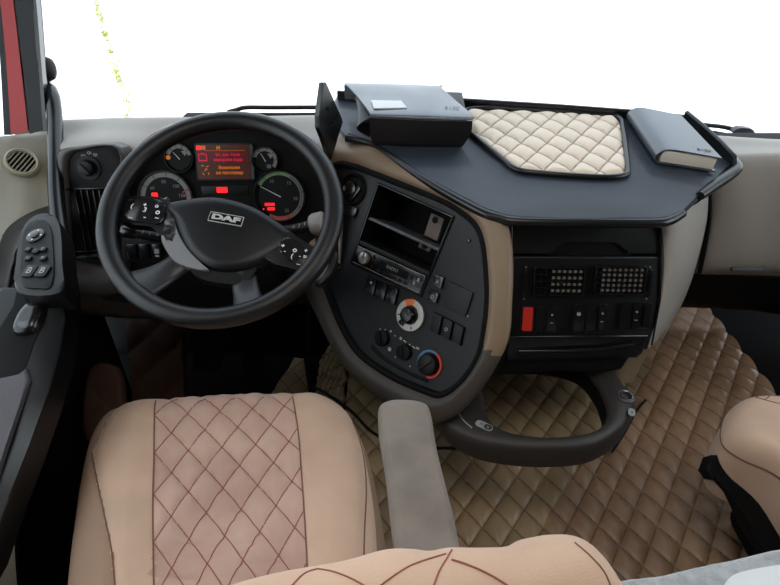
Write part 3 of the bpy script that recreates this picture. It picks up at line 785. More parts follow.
# ---------- steering wheel
wc = W(221.3, 212.3, t=1.05)
e = radians(57); n0 = Vector((0, -cos(e), sin(e)))
WH = Frame(wc, (1, 0, 0), (0, sin(e), cos(e)))
sw = thing('steering_wheel', 'big black four spoke truck steering wheel with a maker badge in the middle', 'steering wheel', WH)
RW = 0.2100
bm = nb(); torus(bm, WH.M, RW, 0.0188, sq=0.95); obj('rim', bm, m_wheel, sw, sharp=80)
HB = -0.035     # hub plate height below the rim plane
def wp(pts, h): return WH.locs(pts, h)
bm = nb(); hub = wp(((158, 199), (185, 194), (215, 193), (247, 201), (272, 214), (298, 233), (290, 243), (274, 252), (257, 261), (238, 267), (215, 267), (198, 260), (184, 247), (175, 230), (168, 212)), 0.0)
pd = Pad(WH, smooth2(hub, 5), lambda x, y: -0.004 - 0.6 * (x * x + y * y) , edge=0.25, R=0.014, depth=0.05); pd.build(bm, rings=24)
hubo = obj('airbag_cover', bm, m_airbag, sw)
hb = world_bvh(hubo, WH.M)
# badge
rot = -radians(11)
pc = pix_hit(hb, 226, 219, 0.0); a, b = (pc - WH.o).dot(WH.ex), (pc - WH.o).dot(WH.ey); hz = (pc - WH.o).dot(WH.ez)
bm = nb(); T = WH.at(a, b, hz + 0.001, rot) @ Matrix.Diagonal((.88, .88, 1, 1))
prism(bm, T, rrect(-.037, .037, -.0115, .0115, .001), -0.004, 0.0, mi=0); prism(bm, T, rrect(-.0355, .0355, -.0098, .0098, .001), 0, 0.0004, mi=1)
text_bm(bm, T @ Matrix.Translation((0, 0, .0008)), 'DAF', .0165, .0006, 0, sx=2.0, bold=0.0009)
obj('badge', bm, [mat('badge_silver', (176, 174, 170), .4), m_gloss], sw)
# spokes: left and right carry buttons, two lower ones run down to the rim
def slab(bm, pts, h0, h1, bev=0.004, sub=4, mi=0, dome=0.0):
    prism(bm, WH.M, smooth2(wp(pts, h1), sub), h0, h1, bev, mi=mi)
def spoke(name, pts, h0, h1, m, bev=0.006):
    bm = nb(); slab(bm, pts, h0, h1, bev); return obj(name, bm, m, sw)
spL = spoke('spoke', ((104, 196), (125, 196), (160, 197), (172, 206), (176, 240), (168, 243), (157, 228), (128, 224), (112, 216), (102, 212)), -0.034, -0.014, m_black)
spR = spoke('spoke', ((282, 228), (300, 239), (322, 250), (337, 250), (332, 272), (318, 284), (303, 272), (270, 262), (262, 250), (272, 236)), -0.034, -0.014, m_black)
def curved_spoke(a, b, wa, wb, h0, h1, m, flat=0.35):
    pa, pb = WH.locs([a], h0)[0], WH.locs([b], h1)[0]
    P = []; R = []
    for k in range(9):
        t = k / 8; h = h0 + (h1 - h0) * t - 0.012 * sin(pi * t)
        P.append(WH.w(pa[0] + (pb[0] - pa[0]) * t, pa[1] + (pb[1] - pa[1]) * t, h)); R.append(wa + (wb - wa) * t - 0.006 * sin(pi * t))
    bm = nb(); tube(bm, P, R, 20, flat=flat, up=WH.ez); return obj('spoke', bm, m, sw, sharp=80)
m_spokel = mat('grey_black_spoke_leather', (44, 44, 46), 0.36, spec=.4)
curved_spoke((192, 252), (136, 287), 0.026, 0.036, -0.030, -0.004, m_spokel, 0.4)
curved_spoke((240, 264), (250, 316), 0.027, 0.034, -0.030, -0.004, m_spokel, 0.4)
# grey inlays beside the cover
m_inlay = mat('silver_grey_inlay', (118, 118, 120), 0.4)
bm = nb(); slab(bm, ((166, 207), (172, 214), (178, 233), (188, 250), (202, 264), (208, 270), (192, 268), (176, 262), (166, 250), (161, 236), (166, 222)), -0.03, -0.014, 0.003); obj('inlay', bm, m_inlay, sw)
bm = nb(); slab(bm, ((188, 258), (215, 270), (240, 268), (258, 262), (250, 280), (232, 284), (205, 280), (190, 270)), -0.045, -0.022, 0.004); obj('inlay', bm, m_dark, sw)
bm = nb(); slab(bm, ((302, 269), (316, 264), (328, 257), (326, 270), (314, 281)), -0.03, -0.0115, 0.002); obj('inlay', bm, m_inlay, sw)
# button pods
def pod(spk, pts, marks):
    bm = nb(); slab(bm, pts, -0.016, -0.009, 0.003, mi=0); p = obj('button_pod', bm, m_gloss, spk)
    bm = nb()
    for (px, py, s, sz) in marks:
        a, b = WH.loc(px, py, -0.009); text_bm(bm, WH.at(a, b, -0.0086, rot), s, sz * 1.25, .0003, 0, bold=.0002)
    obj('button_marks', bm, m_white, spk)
pod(spL, ((124, 204), (130, 199), (160, 200), (165, 210), (160, 223), (146, 222), (130, 220), (124, 214)), ((132, 206, '(', .010), (132, 215, '_', .012), (145, 205, '+', .010), (145, 210, '3', .011), (145, 217, '-', .012), (157, 206, 'o', .010), (158, 212, 'o', .013), (157, 218, '~', .010)))
pod(spR, ((280, 243), (288, 237), (306, 247), (312, 256), (308, 265), (298, 266), (286, 257), (279, 250)), ((283, 246, '+', .010), (285, 251, '-', .010), (295, 250, 'o', .012), (292, 256, '(', .010), (300, 256, '-', .010), (306, 251, '+', .010), (305, 257, '=', .010), (299, 262, '_', .010)))
# column shroud and stalks
bm = nb(); q = WH.ez
colp = [WH.o - q * 0.05 - WH.ey * 0.02, WH.o - q * 0.10 - WH.ey * 0.02, WH.o - q * 0.20 + WH.ey * 0.0, WH.o - q * 0.34 + Vector((0, 0.05, 0))]
tube(bm, colp, [0.05, 0.075, 0.07, 0.06], 24); shroud = tag(obj('steering_column', bm, m_deep), 'black steering column shroud behind the steering wheel', 'steering column')
def stalk(p, r, lab, cap):
    t = thing('column_stalk', lab, 'control stalk', Matrix.Translation(p[0]))
    bm = nb(); tube(bm, catmull(p, 5), r[0], 16, flat=0.75); obj('lever', bm, m_black, t)
    d = (p[-1] - p[-2]).normalized(); u = Vector((0, -.5, .85))
    bm = nb(); tube(bm, [p[-1] - d * .001, p[-1] + d * .006, p[-1] + d * 0.024, p[-1] + d * 0.028], [r[1] * .85, r[1], r[1], r[1] * .8], 20, flat=0.9); obj('end_cap', bm, cap, t)
    bm = nb()
    for k, s_ in enumerate(('o', ')', 'I')):
        pp = p[-2].lerp(p[-1], 0.2 + 0.25 * k) + u * (r[0] * 0.85)
        fr = Frame(pp, d, u.cross(d) * -1); text_bm(bm, Frame(pp, d, Vector((0, .85, .5))).M, s_, 0.012, .0003)
    obj('stalk_marks', bm, m_dimwhite, t)
m_cap = mat('light_grey_cap_plastic', (128, 122, 118), 0.5)
stalk([W(262, 232, t=1.16), W(290, 230, t=1.15), W(312, 225, t=1.14)], (0.013, 0.025), 'right column stalk with light grey end cap seen through the wheel', m_cap)
stalk([W(190, 240, t=1.16), W(165, 238, t=1.15), W(136, 233, t=1.14)], (0.012, 0.014), 'left column stalk with black tip seen under the left button pod', m_gloss)
# three small switches under the left stalk
for i, px in enumerate((133, 145, 158)):
    fr = Frame(W(px, 252, t=1.19), (1, 0, 0), (0, .35, 1))
    if i == 0:
        bm = nb(); box(bm, fr.M, -0.02, 0.085, -0.022, 0.03, -0.03, 0, 0.004); obj('switch_bank', bm, m_dark, dash)
    bm = nb(); box(bm, fr.M, -0.010, 0.010, -0.014, 0.018, 0, 0.006, 0.002, mi=0)
    if i == 2: box(bm, fr.M, -0.005, 0.005, -0.002, 0.008, 0.006, 0.0068, mi=1); box(bm, fr.M, -0.004, 0.004, -0.009, -0.005, 0.006, 0.0068, mi=1)
    obj('switch', bm, [m_gloss, m_dimwhite], dash)

# ================================================================== CENTRE CONTROL PANEL (angled to the driver)
ca, cb = radians(41), radians(29)
exA = Vector((cos(ca), -sin(ca), 0)); eyA = Vector((sin(cb) * sin(ca), sin(cb) * cos(ca), cos(cb)))
PA = Frame(W(420, 270, t=1.20), exA, eyA)
con = thing('control_console', 'angled centre console with beige surround, storage slots and heater knobs right of the wheel', 'control console', PA)
inner_px = [(336, 165), (354, 166), (371, 172), (394, 181), (418, 190), (440, 199), (455, 207), (474, 222), (483, 240), (487, 270), (488, 300), (485, 329), (479, 356), (463, 381), (443, 395), (425, 391), (391, 376), (361, 355), (345, 332), (333, 305), (322, 270), (318, 220), (322, 185)]
outer_px = [(328, 138), (352, 140), (378, 144), (402, 158), (428, 172), (452, 186), (478, 197), (502, 212), (511, 238), (513, 270), (512, 300), (510, 331), (503, 352), (484, 384), (456, 414), (428, 421), (386, 402), (350, 374), (330, 345), (314, 312), (300, 280), (296, 220), (308, 165)]
inn = PA.locs(inner_px, 0.004); out = PA.locs(outer_px, -0.012)
mid = [((a[0] * .55 + b[0] * .45), (a[1] * .55 + b[1] * .45)) for a, b in zip(inn, out)]
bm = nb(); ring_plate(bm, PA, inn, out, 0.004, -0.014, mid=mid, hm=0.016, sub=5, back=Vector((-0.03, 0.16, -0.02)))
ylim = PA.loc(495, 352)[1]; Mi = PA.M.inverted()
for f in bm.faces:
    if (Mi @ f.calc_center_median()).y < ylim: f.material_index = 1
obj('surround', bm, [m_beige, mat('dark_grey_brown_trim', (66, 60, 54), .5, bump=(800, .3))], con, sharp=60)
bm = nb(); tube(bm, [PA.w(*p, .004) for p in smooth2(inn, 5)], .008, 8, closed=True, up=PA.ez); obj('edge_gap', bm, m_deep, con)
plate = smooth2(PA.locs([((x * 0.992 + 412 * 0.008), (y * 0.992 + 280 * 0.008)) for x, y in inner_px], -0.002), 5)
# plate with real openings: build as strips round the storage box
Q = lambda px, py, h=0.0: PA.loc(px, py, h)
bx = [Q(379, 184), Q(453, 217), Q(421, 295), Q(352, 263)]
bm = nb()
t = bmesh.new()
vo = [t.verts.new((*p, 0)) for p in plate]; vi = [t.verts.new((*p, 0)) for p in bx]
eo = [t.edges.new((vo[i], vo[(i + 1) % len(vo)])) for i in range(len(vo))]; ei = [t.edges.new((vi[i], vi[(i + 1) % 4])) for i in range(4)]
bmesh.ops.triangle_fill(t, use_beauty=True, edges=eo + ei)
bmesh.ops.recalc_face_normals(t, faces=t.faces[:])
bmesh.ops.solidify(t, geom=t.faces[:], thickness=0.004)
merge(bm, t, PA.M)
cp = obj('control_plate', bm, m_plate, con, sharp=30)
bm = nb(); prism(bm, PA.M, [((p[0]) * 1.03, p[1] * 1.03) for p in plate], -0.14, -0.12); obj('backing', bm, m_deep, con)
# storage slots
bm = nb()
D = 0.11
for i in range(4):
    a, b = Vector(bx[i]), Vector(bx[(i + 1) % 4]); c_ = (Vector(bx[0]) + Vector(bx[2])) / 2
    a2 = c_ + (a - c_) * 1.035; b2 = c_ + (b - c_) * 1.035
    quad = [a, b, b2, a2]; prism(bm, PA.M, [(q.x, q.y) for q in quad], -D, 0.003)
prism(bm, PA.M, [(q[0], q[1]) for q in bx], -D, -D + 0.003)
obj('storage_slot', bm, m_deep, con)
def lerp2(a, b, t): return (a[0] + (b[0] - a[0]) * t, a[1] + (b[1] - a[1]) * t)
def bxp(u, v): return lerp2(lerp2(bx[0], bx[1], u), lerp2(bx[3], bx[2], u), v)   # v down
bm = nb(); prism(bm, PA.M, [bxp(.01, .40), bxp(.99, .40), bxp(.99, .435), bxp(.01, .435)], -D, -0.002, 0.001, mi=0); obj('divider', bm, m_spoke, con)
bm = nb(); prism(bm, PA.M, [bxp(.01, .70), bxp(.99, .70), bxp(.99, .75), bxp(.01, .75)], -D, 0.001, 0.001, mi=0); obj('divider', bm, m_plate, con)
bm = nb()
for q in (((431, 213), (444, 219), (437, 241), (424, 235)), ((421, 239), (433, 245), (429, 252), (418, 247))):
    q = [PA.loc(*p, -.050) for p in q]; prism(bm, PA.M, q, -.055, -.050, .001, mi=0)
    cc = ((q[0][0] + q[1][0]) / 2 - .002, (q[0][1] + q[1][1]) / 2 - .010); cyl(bm, PA.at(*cc, -.051), .0075, 0, .002, n=20, mi=1)
obj('slot_socket_plate', bm, [mat('brown_grey_plastic', (110, 96, 88), 0.6), m_deep], con)
# slot edge highlight frame
bm = nb()
for i, j in ((0, 1), (1, 2), (2, 3), (3, 0)):
    tube(bm, [PA.w(*bx[i], 0.002), PA.w(*bx[j], 0.002)], 0.0016, 6)
obj('slot_frame', bm, m_gloss, con)
# radio in the lower slot
RF = Frame(PA.w(*bxp(.5, .875), 0.0), PA.w(*bxp(1, .875)) - PA.w(*bxp(0, .875)), eyA)
rw = (PA.w(*bxp(1, .875)) - PA.w(*bxp(0, .875))).length; rh = (PA.w(*bxp(.5, .985)) - PA.w(*bxp(.5, .765))).length
rad_ = thing('car_radio', 'slim black car radio with silver dial fitted below the open storage slots', 'car radio', RF)
bm = nb(); box(bm, RF.M, -rw * .485, rw * .485, -rh * .5, rh * .5, -0.05, 0.004, 0.002); obj('body', bm, m_gloss, rad_)
bm = nb()
for y in (-rh * .48, rh * .48): tube(bm, [RF.w(-rw * .48, y, .004), RF.w(rw * .48, y, .004)], .0008, 6)
obj('trim', bm, m_silver, rad_)
bm = nb(); T = RF.at(-rw * .33, 0, .004); cyl(bm, T, rh * .34, 0, .010, n=24, bev=.002, mi=0); annulus(bm, T, rh * .36, rh * .42, 0, .002, n=24, mi=1); box(bm, T, -.0015, .0015, 0, rh * .3, .008, .011, mi=1)
obj('volume_dial', bm, [m_silver, m_black], rad_)
bm = nb(); box(bm, RF.M, -rw * .12, rw * .28, -rh * .12, rh * .30, .003, .0046, .0005, mi=0); text_bm(bm, RF.at(rw * .06, rh * .10, .0048), 'RADIO', rh * .26, .0002, 1)
for k in range(6): box(bm, RF.at(-rw * .10 + k * rw * .075, -rh * .30, .003), -rw * .028, rw * .028, -rh * .07, rh * .07, 0, .0025, .0005, mi=2)
for k, (x, y) in enumerate(((.33, .1), (.38, -.1), (.42, .15), (-.22, .3), (-.2, -.3))): box(bm, RF.at(rw * x, rh * y, .003), -rw * .012, rw * .012, -rh * .1, rh * .1, 0, .003, .0005, mi=3 if k in (1, 2) else 2)
obj('display', bm, [m_deep, m_dimwhite, m_black, m_silver], rad_)
# round cup left of the slots and small button below
a, b = Q(353, 190)
bm = nb(); T = PA.at(a, b, 0)
lathe(bm, T, [(.034, 0), (.039, .004), (.035, .010), (.031, .004), (.030, 0.001), (.028, .0005), (0, .0005)], 40, mi=0)
cyl(bm, T @ Matrix.Translation((-.004, .002, 0)), .017, .001, .010, n=24, bev=.002, mi=1); box(bm, T @ Matrix.Rotation(-.4, 4, 'Z'), .008, .020, -.022, .020, .001, .008, .002, mi=1)
cyl(bm, T @ Matrix.Translation((-.016, -.002, .003)), .006, 0, .007, n=16, mi=2)
obj('round_socket', bm, [m_black, m_gloss, m_dimwhite], con)
a, b = Q(352, 211); bm = nb(); box(bm, PA.at(a, b, 0), -.022, .018, -.012, .012, 0, .008, .003); obj('switch', bm, m_gloss, con)
def pswitch(quad, name='switch', h=0.008, m=m_gloss, mark=None, par=con, fr=PA, bev=.003):
    bm = nb(); q = [fr.loc(*p, h) for p in quad]; prism(bm, fr.M, q, 0, h, bev, mi=0)
    c_ = (sum(p[0] for p in q) / 4, sum(p[1] for p in q) / 4); d = (q[1][0] - q[0][0], q[1][1] - q[0][1]); ang = atan2(d[1], d[0])
    w_ = sqrt(d[0] ** 2 + d[1] ** 2)
    mats_ = [m, m_dimwhite]
    if mark == 'dot': cyl(bm, fr.at(c_[0], c_[1] + .008, h - .001), .0028, 0, .0016, n=12, mi=1)
    elif mark: text_bm(bm, fr.at(c_[0], c_[1], h + .0002, ang), mark, w_ * .7, .0003, 1)
    return obj(name, bm, mats_, par)
# left bank of three below the radio
for k in range(3):
    x, y = 372.0 + k * 10.6, 286 + k * 4.4
    pswitch(((x - 4.8, y - 8 - 2.3), (x + 4.6, y - 8 + 2.1), (x + 0.6, y + 8 + 2.1), (x - 8.6, y + 8 - 2.3)), mark='dot' if k == 0 else None)
for k in range(3):
    x, y = 436.5 + k * 10.8, 323.5 + k * 5.4
    pswitch(((x - 3.6, y - 9 - 3), (x + 5.4, y - 9 + 2.2), (x + 1.6, y + 9 + 2.6), (x - 7.0, y + 9 - 2.2)), mark='o' if k == 1 else None, m=m_black)
pswitch(((434.5, 273.5), (443.5, 277.5), (440.5, 289), (431.5, 284.5)), mark='x')
pswitch(((429.5, 289), (438.5, 293.5), (435.5, 303.5), (426.5, 299)), mark='o')
pswitch(((450, 281.5), (473, 292.5), (465, 317.5), (443, 306.5)), name='cover_plate', h=.005, m=m_plate, bev=.002)
for p in ((469, 241), (340, 269)):
    a, b = Q(*p); bm = nb(); cyl(bm, PA.at(a, b, 0), .0042, 0, .003, n=14, bev=.001); obj('screw', bm, m_gloss, con)
a, b = Q(468, 316); bm = nb(); cyl(bm, PA.at(a, b, 0), .003, 0, .002, n=14); obj('screw', bm, m_gloss, con)
# selector with silver ring
a, b = Q(411.5, 315); T = PA.at(a, b, 0)
bm = nb(); annulus(bm, T, .021, .0345, 0, .007, radians(135), radians(450 - 0), mi=0); annulus(bm, T, .021, .0345, 0, .0072, radians(90), radians(135), mi=1)
obj('dial_ring', bm, [m_silver, m_orange], con)
bm = nb(); lathe(bm, T, [(.021, .0), (.021, .006), (.018, .018), (.014, .024), (0, .026)], 28, mi=0); box(bm, T @ Matrix.Rotation(-.5, 4, 'Z'), -.006, .006, -.030, -.005, .004, .014, .003, mi=0)
obj('selector_knob', bm, m_gloss, con)
bm = nb()
for d in (200, 255, 300): box(bm, T @ Matrix.Rotation(radians(d), 4, 'Z'), .025, .031, -.0012, .0012, .0068, .0078)
obj('dial_marks', bm, m_black, con)
# temperature knob with blue to red arc
a, b = Q(430, 364); T = PA.at(a, b, 0)
bm = nb(); annulus(bm, T, .0255, .0300, 0, .004, radians(-80), radians(75), mi=0); annulus(bm, T, .0255, .0300, 0, .004, radians(75), radians(215), mi=1); obj('temperature_scale', bm, [m_redprint, m_blue], con)
bm = nb(); cyl(bm, T, .0225, 0, .018, bev=.004); box(bm, T @ Matrix.Rotation(-.6, 4, 'Z'), -.0030, .0030, -.019, .019, .016, .022, .0015); obj('temperature_knob', bm, m_black, con)
for px, py in ((383, 338), (405, 352)):
    a, b = Q(px, py); T = PA.at(a, b, 0); bm = nb(); cyl(bm, T, .018, 0, .010, bev=.003); box(bm, T @ Matrix.Rotation(.5, 4, 'Z'), -.002, .002, -.014, .014, .009, .014, .001); obj('fan_knob', bm, m_dark, con)
bm = nb()
hm_ = 0
for (px, py, s, sz) in ((381, 327, '.', .02), (386, 328, ',', .016), (391, 331, 'o', .010), (396, 334, '.', .018), (401, 338, 'u', .012), (405, 341, '~', .016), (410, 344, '-', .016), (414, 347, '~', .016), (418, 348, 'w', .011), (389, 351, '*', .022), (396, 355, ',', .016), (411, 364, '.', .022)):
    bm = nb(); a, b = Q(px, py); text_bm(bm, PA.at(a, b, .0006, -.05), s, sz, .0003); obj('heater_mark', bm, m_white, con)
# lower groove
bm = nb(); tube(bm, catmull([PA.w(*Q(*p), .001) for p in ((372, 346), (384, 358), (404, 370), (428, 381))], 6), [.004] * 19, 8); obj('groove_strip', bm, m_black, con)

# ================================================================== CENTRE VENT UNIT
PB = Frame(W(585, 300, t=1.19), (1, -0.02, 0), (0, sin(radians(21)), cos(radians(21))))
ven = thing('vent_console', 'black centre dash unit with two air vents and switch rows under the tray', 'vent console', PB)
R_ = lambda px, py, h=0.0: PB.loc(px, py, h)
bm = nb(); prism(bm, PB.M, [R_(*p) for p in ((513, 256), (660, 256), (662, 280), (657, 318), (648, 350), (510, 350), (508, 320), (511, 280))], -0.10, 0.0, 0.006, 3)
face_ = obj('face_panel', bm, m_black, ven)
bm = nb(); prism(bm, PB.M, [R_(*p) for p in ((512, 214), (660, 214), (661, 254), (628, 254), (621, 244), (615, 241), (566, 241), (560, 244), (553, 254), (513, 254))], -0.10, -0.002, 0.003, 2)
obj('upper_lid', bm, m_plate, ven)
bm = nb(); prism(bm, PB.M, [R_(*p) for p in ((548, 257), (552, 236), (628, 236), (633, 257))], -0.10, -0.008, 0.002)
obj('lid_recess', bm, m_deep, ven)
bm = nb()
for X0, X1 in ((508.5, 513.5), (657.5, 662)):
    bm = nb(); tube(bm, [PB.w(*R_(X0 + 3, 216), .001), PB.w(*R_(X0 + 3, 255), .002), PB.w(*R_(X0 + (2 if X0 < 600 else 2), 300), .002), PB.w(*R_(X0 + (1 if X0 < 600 else -6), 345), .001)], .0022, 8)
    obj('edge_bead', bm, m_gloss, ven)
def vent(x0, x1, y0, y1, nx, ny, blank=0):
    a0, b0 = R_(x0, y1); a1, b1 = R_(x1, y0)
    bm = nb()
    prism(bm, PB.M, rrect(a0 - .004, a1 + .004, b0 - .004, b1 + .004, .003), 0, .003, .001, mi=0)
    prism(bm, PB.M, rrect(a0, a1, b0, b1, .002), .0028, .0034, mi=1)
    for k in range(1, ny): y = b0 + (b1 - b0) * k / ny; box(bm, PB.M, a0, a1, y - .0014, y + .0014, .003, .009, .0006, mi=0)
    for k in range(1, nx): x = a0 + (a1 - a0) * k / nx; box(bm, PB.M, x - .0010, x + .0010, b0, b1, .003, .0115, .0005, mi=0)
    box(bm, PB.M, a0 - .003, a0, b0, b1, .002, .012, .001, mi=0); box(bm, PB.M, a1, a1 + .003, b0, b1, .002, .012, .001, mi=0)
    for q in (b0 - .003, b1): box(bm, PB.M, a0 - .003, a1 + .003, q, q + .003, .002, .012, .001, mi=0)
    # pale grey mesh squares between the vanes
    for i in range(nx):
        for j in range(ny):
            if i < blank: continue
            xx = a0 + (a1 - a0) * (i + .5) / nx; yy = b0 + (b1 - b0) * (j + .5) / ny
            box(bm, PB.M, xx - .0031, xx + .0031, yy - .0026, yy + .0026, .0033, .0060, mi=2)
    xc, yc = (a0 + a1) / 2 + .004, (b0 + b1) / 2 - .004
    box(bm, PB.M, xc - .004, xc + .004, yc - .004, yc + .004, .010, .016, .0015, mi=3)
    v = obj('air_vent', bm, [m_gloss, m_deep, mat('vent_mesh_grey', (150, 146, 136), .6) if 'vent_mesh_grey' not in MATS else MATS['vent_mesh_grey'], m_black], ven)
vent(533, 583, 268, 293, 9, 4, 3); vent(593, 644, 267, 292, 9, 5, 1)
for px, s_ in ((526, 1), (650, 1)):
    a, b0 = R_(px, 297); a, b1 = R_(px, 269)
    bm = nb(); prism(bm, PB.M, rrect(a - .006, a + .006, b0, b1, .005), 0, .003, .001, mi=0)
    for k in range(9): box(bm, PB.at(a, b0 + .008 + (b1 - b0 - .016) * k / 8, 0), -.004, .004, -.0014, .0014, .002, .0085 - abs(k - 4) * .0008, .0005, mi=0)
    cyl(bm, PB.at(a, b0 - .004, 0), .0016, 0, .001, n=10, mi=1); cyl(bm, PB.at(a, b1 + .004, 0), .0016, 0, .001, n=10, mi=1)
    obj('thumb_wheel', bm, [m_gloss, m_dimwhite], ven)
def bsw(x0, x1, y0, y1, m=m_gloss, mark=None):
    a0, b0 = R_(x0, y1); a1, b1 = R_(x1, y0)
    bm = nb(); prism(bm, PB.M, rrect(a0 + .0006, a1 - .0006, b0, b1, .002), -.001, .007, .0025, mi=0)
    ym = (b0 + b1) / 2
    if mark: cyl(bm, PB.at((a0 + a1) / 2, ym + .010, .0065), {'dot': .0045, 'sm': .0022}[mark], 0, .001, n=14, mi=1)
    if mark == 'sm': box(bm, PB.at((a0 + a1) / 2, ym - .008, .0065), -.003, .003, -.0008, .0008, 0, .001, mi=1)
    obj('switch', bm, [m, m_dimwhite], ven)
bm = nb()
for x0, x1, y0, y1 in ((520, 558, 306, 331), (571, 607, 304, 331), (617, 652, 302, 329)):
    a0, b0 = R_(x0, y1); a1, b1 = R_(x1, y0); prism(bm, PB.M, rrect(a0, a1, b0, b1, .003), -.001, .0015, .001)
obj('switch_frame', bm, m_gloss, ven)
bsw(521, 533, 307, 330, m_redsw); bsw(534, 544, 307, 330, m_black); bsw(545, 557, 307, 330, m_gloss, 'sm')
bsw(572, 583, 305, 330, m_gloss, 'dot'); bsw(584, 595, 305, 330); bsw(596, 606, 305, 329, m_gloss, 'sm')
bsw(618, 629, 303, 328); bsw(630, 640, 303, 328, m_gloss, 'sm'); bsw(641, 651, 303, 327)
# drawer with pull lip
bm = nb(); prism(bm, PB.M, [R_(*p) for p in ((508, 335), (648, 334), (642, 352), (636, 357), (505, 360))], -.10, .006, .005, 3)
tube(bm, [PB.w(*R_(518, 350), .008), PB.w(*R_(560, 349), .014), PB.w(*R_(600, 347), .014), PB.w(*R_(632, 343), .008)], .006, 10)
obj('drawer', bm, m_gloss, ven)
bm = nb(); prism(bm, PB.M, [R_(*p) for p in ((498, 358), (636, 354), (624, 372), (600, 376), (560, 373), (500, 376), (470, 380))], -.14, -.012, .008, 3)
obj('under_panel', bm, m_dark, ven)
# brown grey leg that carries the ring table on its right
bm = nb(); rowsL = []
for (py, xl, xr) in ((352, 596, 645), (366, 594, 637), (382, 606, 630)):
    rowsL.append([T_(xl, py, y=1.03), T_((xl + xr) / 2, py, y=0.985), T_(xr, py, y=1.03), T_(xr + 2, py, y=1.16)])
loft(bm, rowsL, 6, 5, thick=0.004); obj('side_support', bm, m_beige, ven)

# right beige column sweeping back to the glove box
bm = nb()
def colrow(py, pts): return [T_(x, py, y=yy) for x, yy in pts]
rowsC = [
 [T_(656, 206, y=1.07), T_(662, 206, y=1.03), T_(676, 206, y=1.04), T_(692, 206, y=1.09), T_(706, 196, y=1.19), T_(709, 190, y=1.30)],
 [T_(658, 222, y=1.06), T_(664, 222, y=1.01), T_(680, 222, y=1.02), T_(695, 222, y=1.08), T_(705, 222, y=1.18), T_(707, 222, y=1.32)],
 [T_(659, 262, y=1.03), T_(665, 262, y=0.99), T_(680, 262, y=1.0), T_(690, 262, y=1.06), T_(695, 264, y=1.15), T_(697, 264, y=1.32)],
 [T_(655, 300, y=1.00), T_(660, 300, y=0.965), T_(667, 300, y=0.98), T_(675, 300, y=1.03), T_(681, 300, y=1.12), T_(684, 300, y=1.30)],
 [T_(648, 330, y=0.98), T_(650, 332, y=0.95), T_(655, 330, y=0.96), T_(662, 328, y=1.0), T_(667, 326, y=1.10), T_(671, 322, y=1.28)],
 [T_(642, 346, y=0.98), T_(643, 350, y=0.96), T_(646, 350, y=0.97), T_(651, 346, y=1.0), T_(656, 342, y=1.10), T_(660, 336, y=1.28)]]
loft(bm, rowsC, 6, 6)
obj('side_column', bm, m_grey, dash, sharp=80)
bm = nb()
gl = [[T_(x, y, y=yy) for x, y, yy in r] for r in (
 ((707, 153, 1.36), (716, 152, 1.33), (740, 151, 1.31), (780, 150, 1.30), (860, 150, 1.26), (960, 150, 1.15)),
 ((707, 166, 1.32), (714, 164, 1.285), (740, 163, 1.27), (780, 162, 1.26), (860, 162, 1.22), (960, 162, 1.12)),
 ((704, 215, 1.30), (711, 215, 1.27), (740, 215, 1.25), (780, 215, 1.24), (860, 215, 1.20), (960, 215, 1.10)),
 ((696, 262, 1.30), (703, 264, 1.27), (740, 264, 1.25), (780, 264, 1.24), (860, 266, 1.20), (960, 270, 1.10)),
 ((692, 272, 1.34), (698, 274, 1.31), (740, 275, 1.29), (780, 276, 1.28), (860, 280, 1.24), (960, 290, 1.14)))]
loft(bm, gl, 5, 5); gb = obj('glove_box_lid', bm, m_grey, dash)
bm = nb(); fr = Frame(T_(745, 269, y=1.25), (1, -.03, 0), (0, .4, 1)); box(bm, fr.M, -.036, .045, -.006, .004, -.004, .006, .002); obj('handle', bm, m_spoke, gb, label='paler grey pull lip')
bm = nb(); tube(bm, catmull([T_(*p, y=1.262) for p in ((709, 180), (709, 215), (705, 245), (699, 274))], 4), .006, 8); obj('seam', bm, m_deep, dash)
bm = nb(); gu = [[T_(x, y, y=yy) for x, y, yy in r] for r in (
 ((676, 274, 1.34), (740, 276, 1.31), (860, 278, 1.28), (960, 284, 1.2)), ((670, 300, 1.42), (740, 306, 1.40), (780, 310, 1.38), (960, 340, 1.3)), ((664, 306, 1.55), (740, 308, 1.55), (780, 312, 1.50), (960, 345, 1.45)))]
loft(bm, gu, 5, 4, thick=.004); obj('under_cover', bm, m_deep, dash)

# ================================================================== RING SHAPED TABLE
RT = Frame(W(540, 440, z=0.66), (1, 0, 0), (0, 1, 0))
outp = [(436, 398), (440, 412), (455, 428), (480, 440), (512, 446), (552, 448), (592, 444), (618, 430), (633, 412), (637, 398), (628, 384), (606, 360), (560, 348), (500, 348), (452, 366)]
innp = [(484, 396), (486, 410), (494, 424), (508, 431), (520, 434), (545, 437), (575, 435), (598, 429), (607, 415), (604, 400), (596, 384), (578, 366), (544, 358), (500, 358), (478, 372)]
ri = smooth2(RT.locs(innp), 5); ro = smooth2(RT.locs(outp), 5)
ring = thing('ring_table', 'dark brown ring shaped table frame at the foot of the centre console', 'table', RT)
bm = nb()
def ringrows(specs):
    rows = []
    for (k, h) in specs:
        rows.append([bm.verts.new(RT.w(a[0] + (b[0] - a[0]) * k, a[1] + (b[1] - a[1]) * k, h)) for a, b in zip(ri, ro)])
    n = len(rows[0])
    for i in range(len(rows)):
        A, B = rows[i], rows[(i + 1) % len(rows)]
        for j in range(n): bm.faces.new((A[j], A[(j + 1) % n], B[(j + 1) % n], B[j])).material_index = 1 if i in (0, 9, 10, 11) else 0
ringrows([(0.0, -.05), (0.0, -.006), (.04, -.001), (.12, .001), (.5, .002), (.80, -.002), (.92, -.008), (1.0, -.020), (1.02, -.045), (.98, -.060), (.5, -.064), (.08, -.058)])
m_ringt = mat('dark_brown_grey_plastic', (48, 43, 40), 0.5, bump=(700, 0.3))
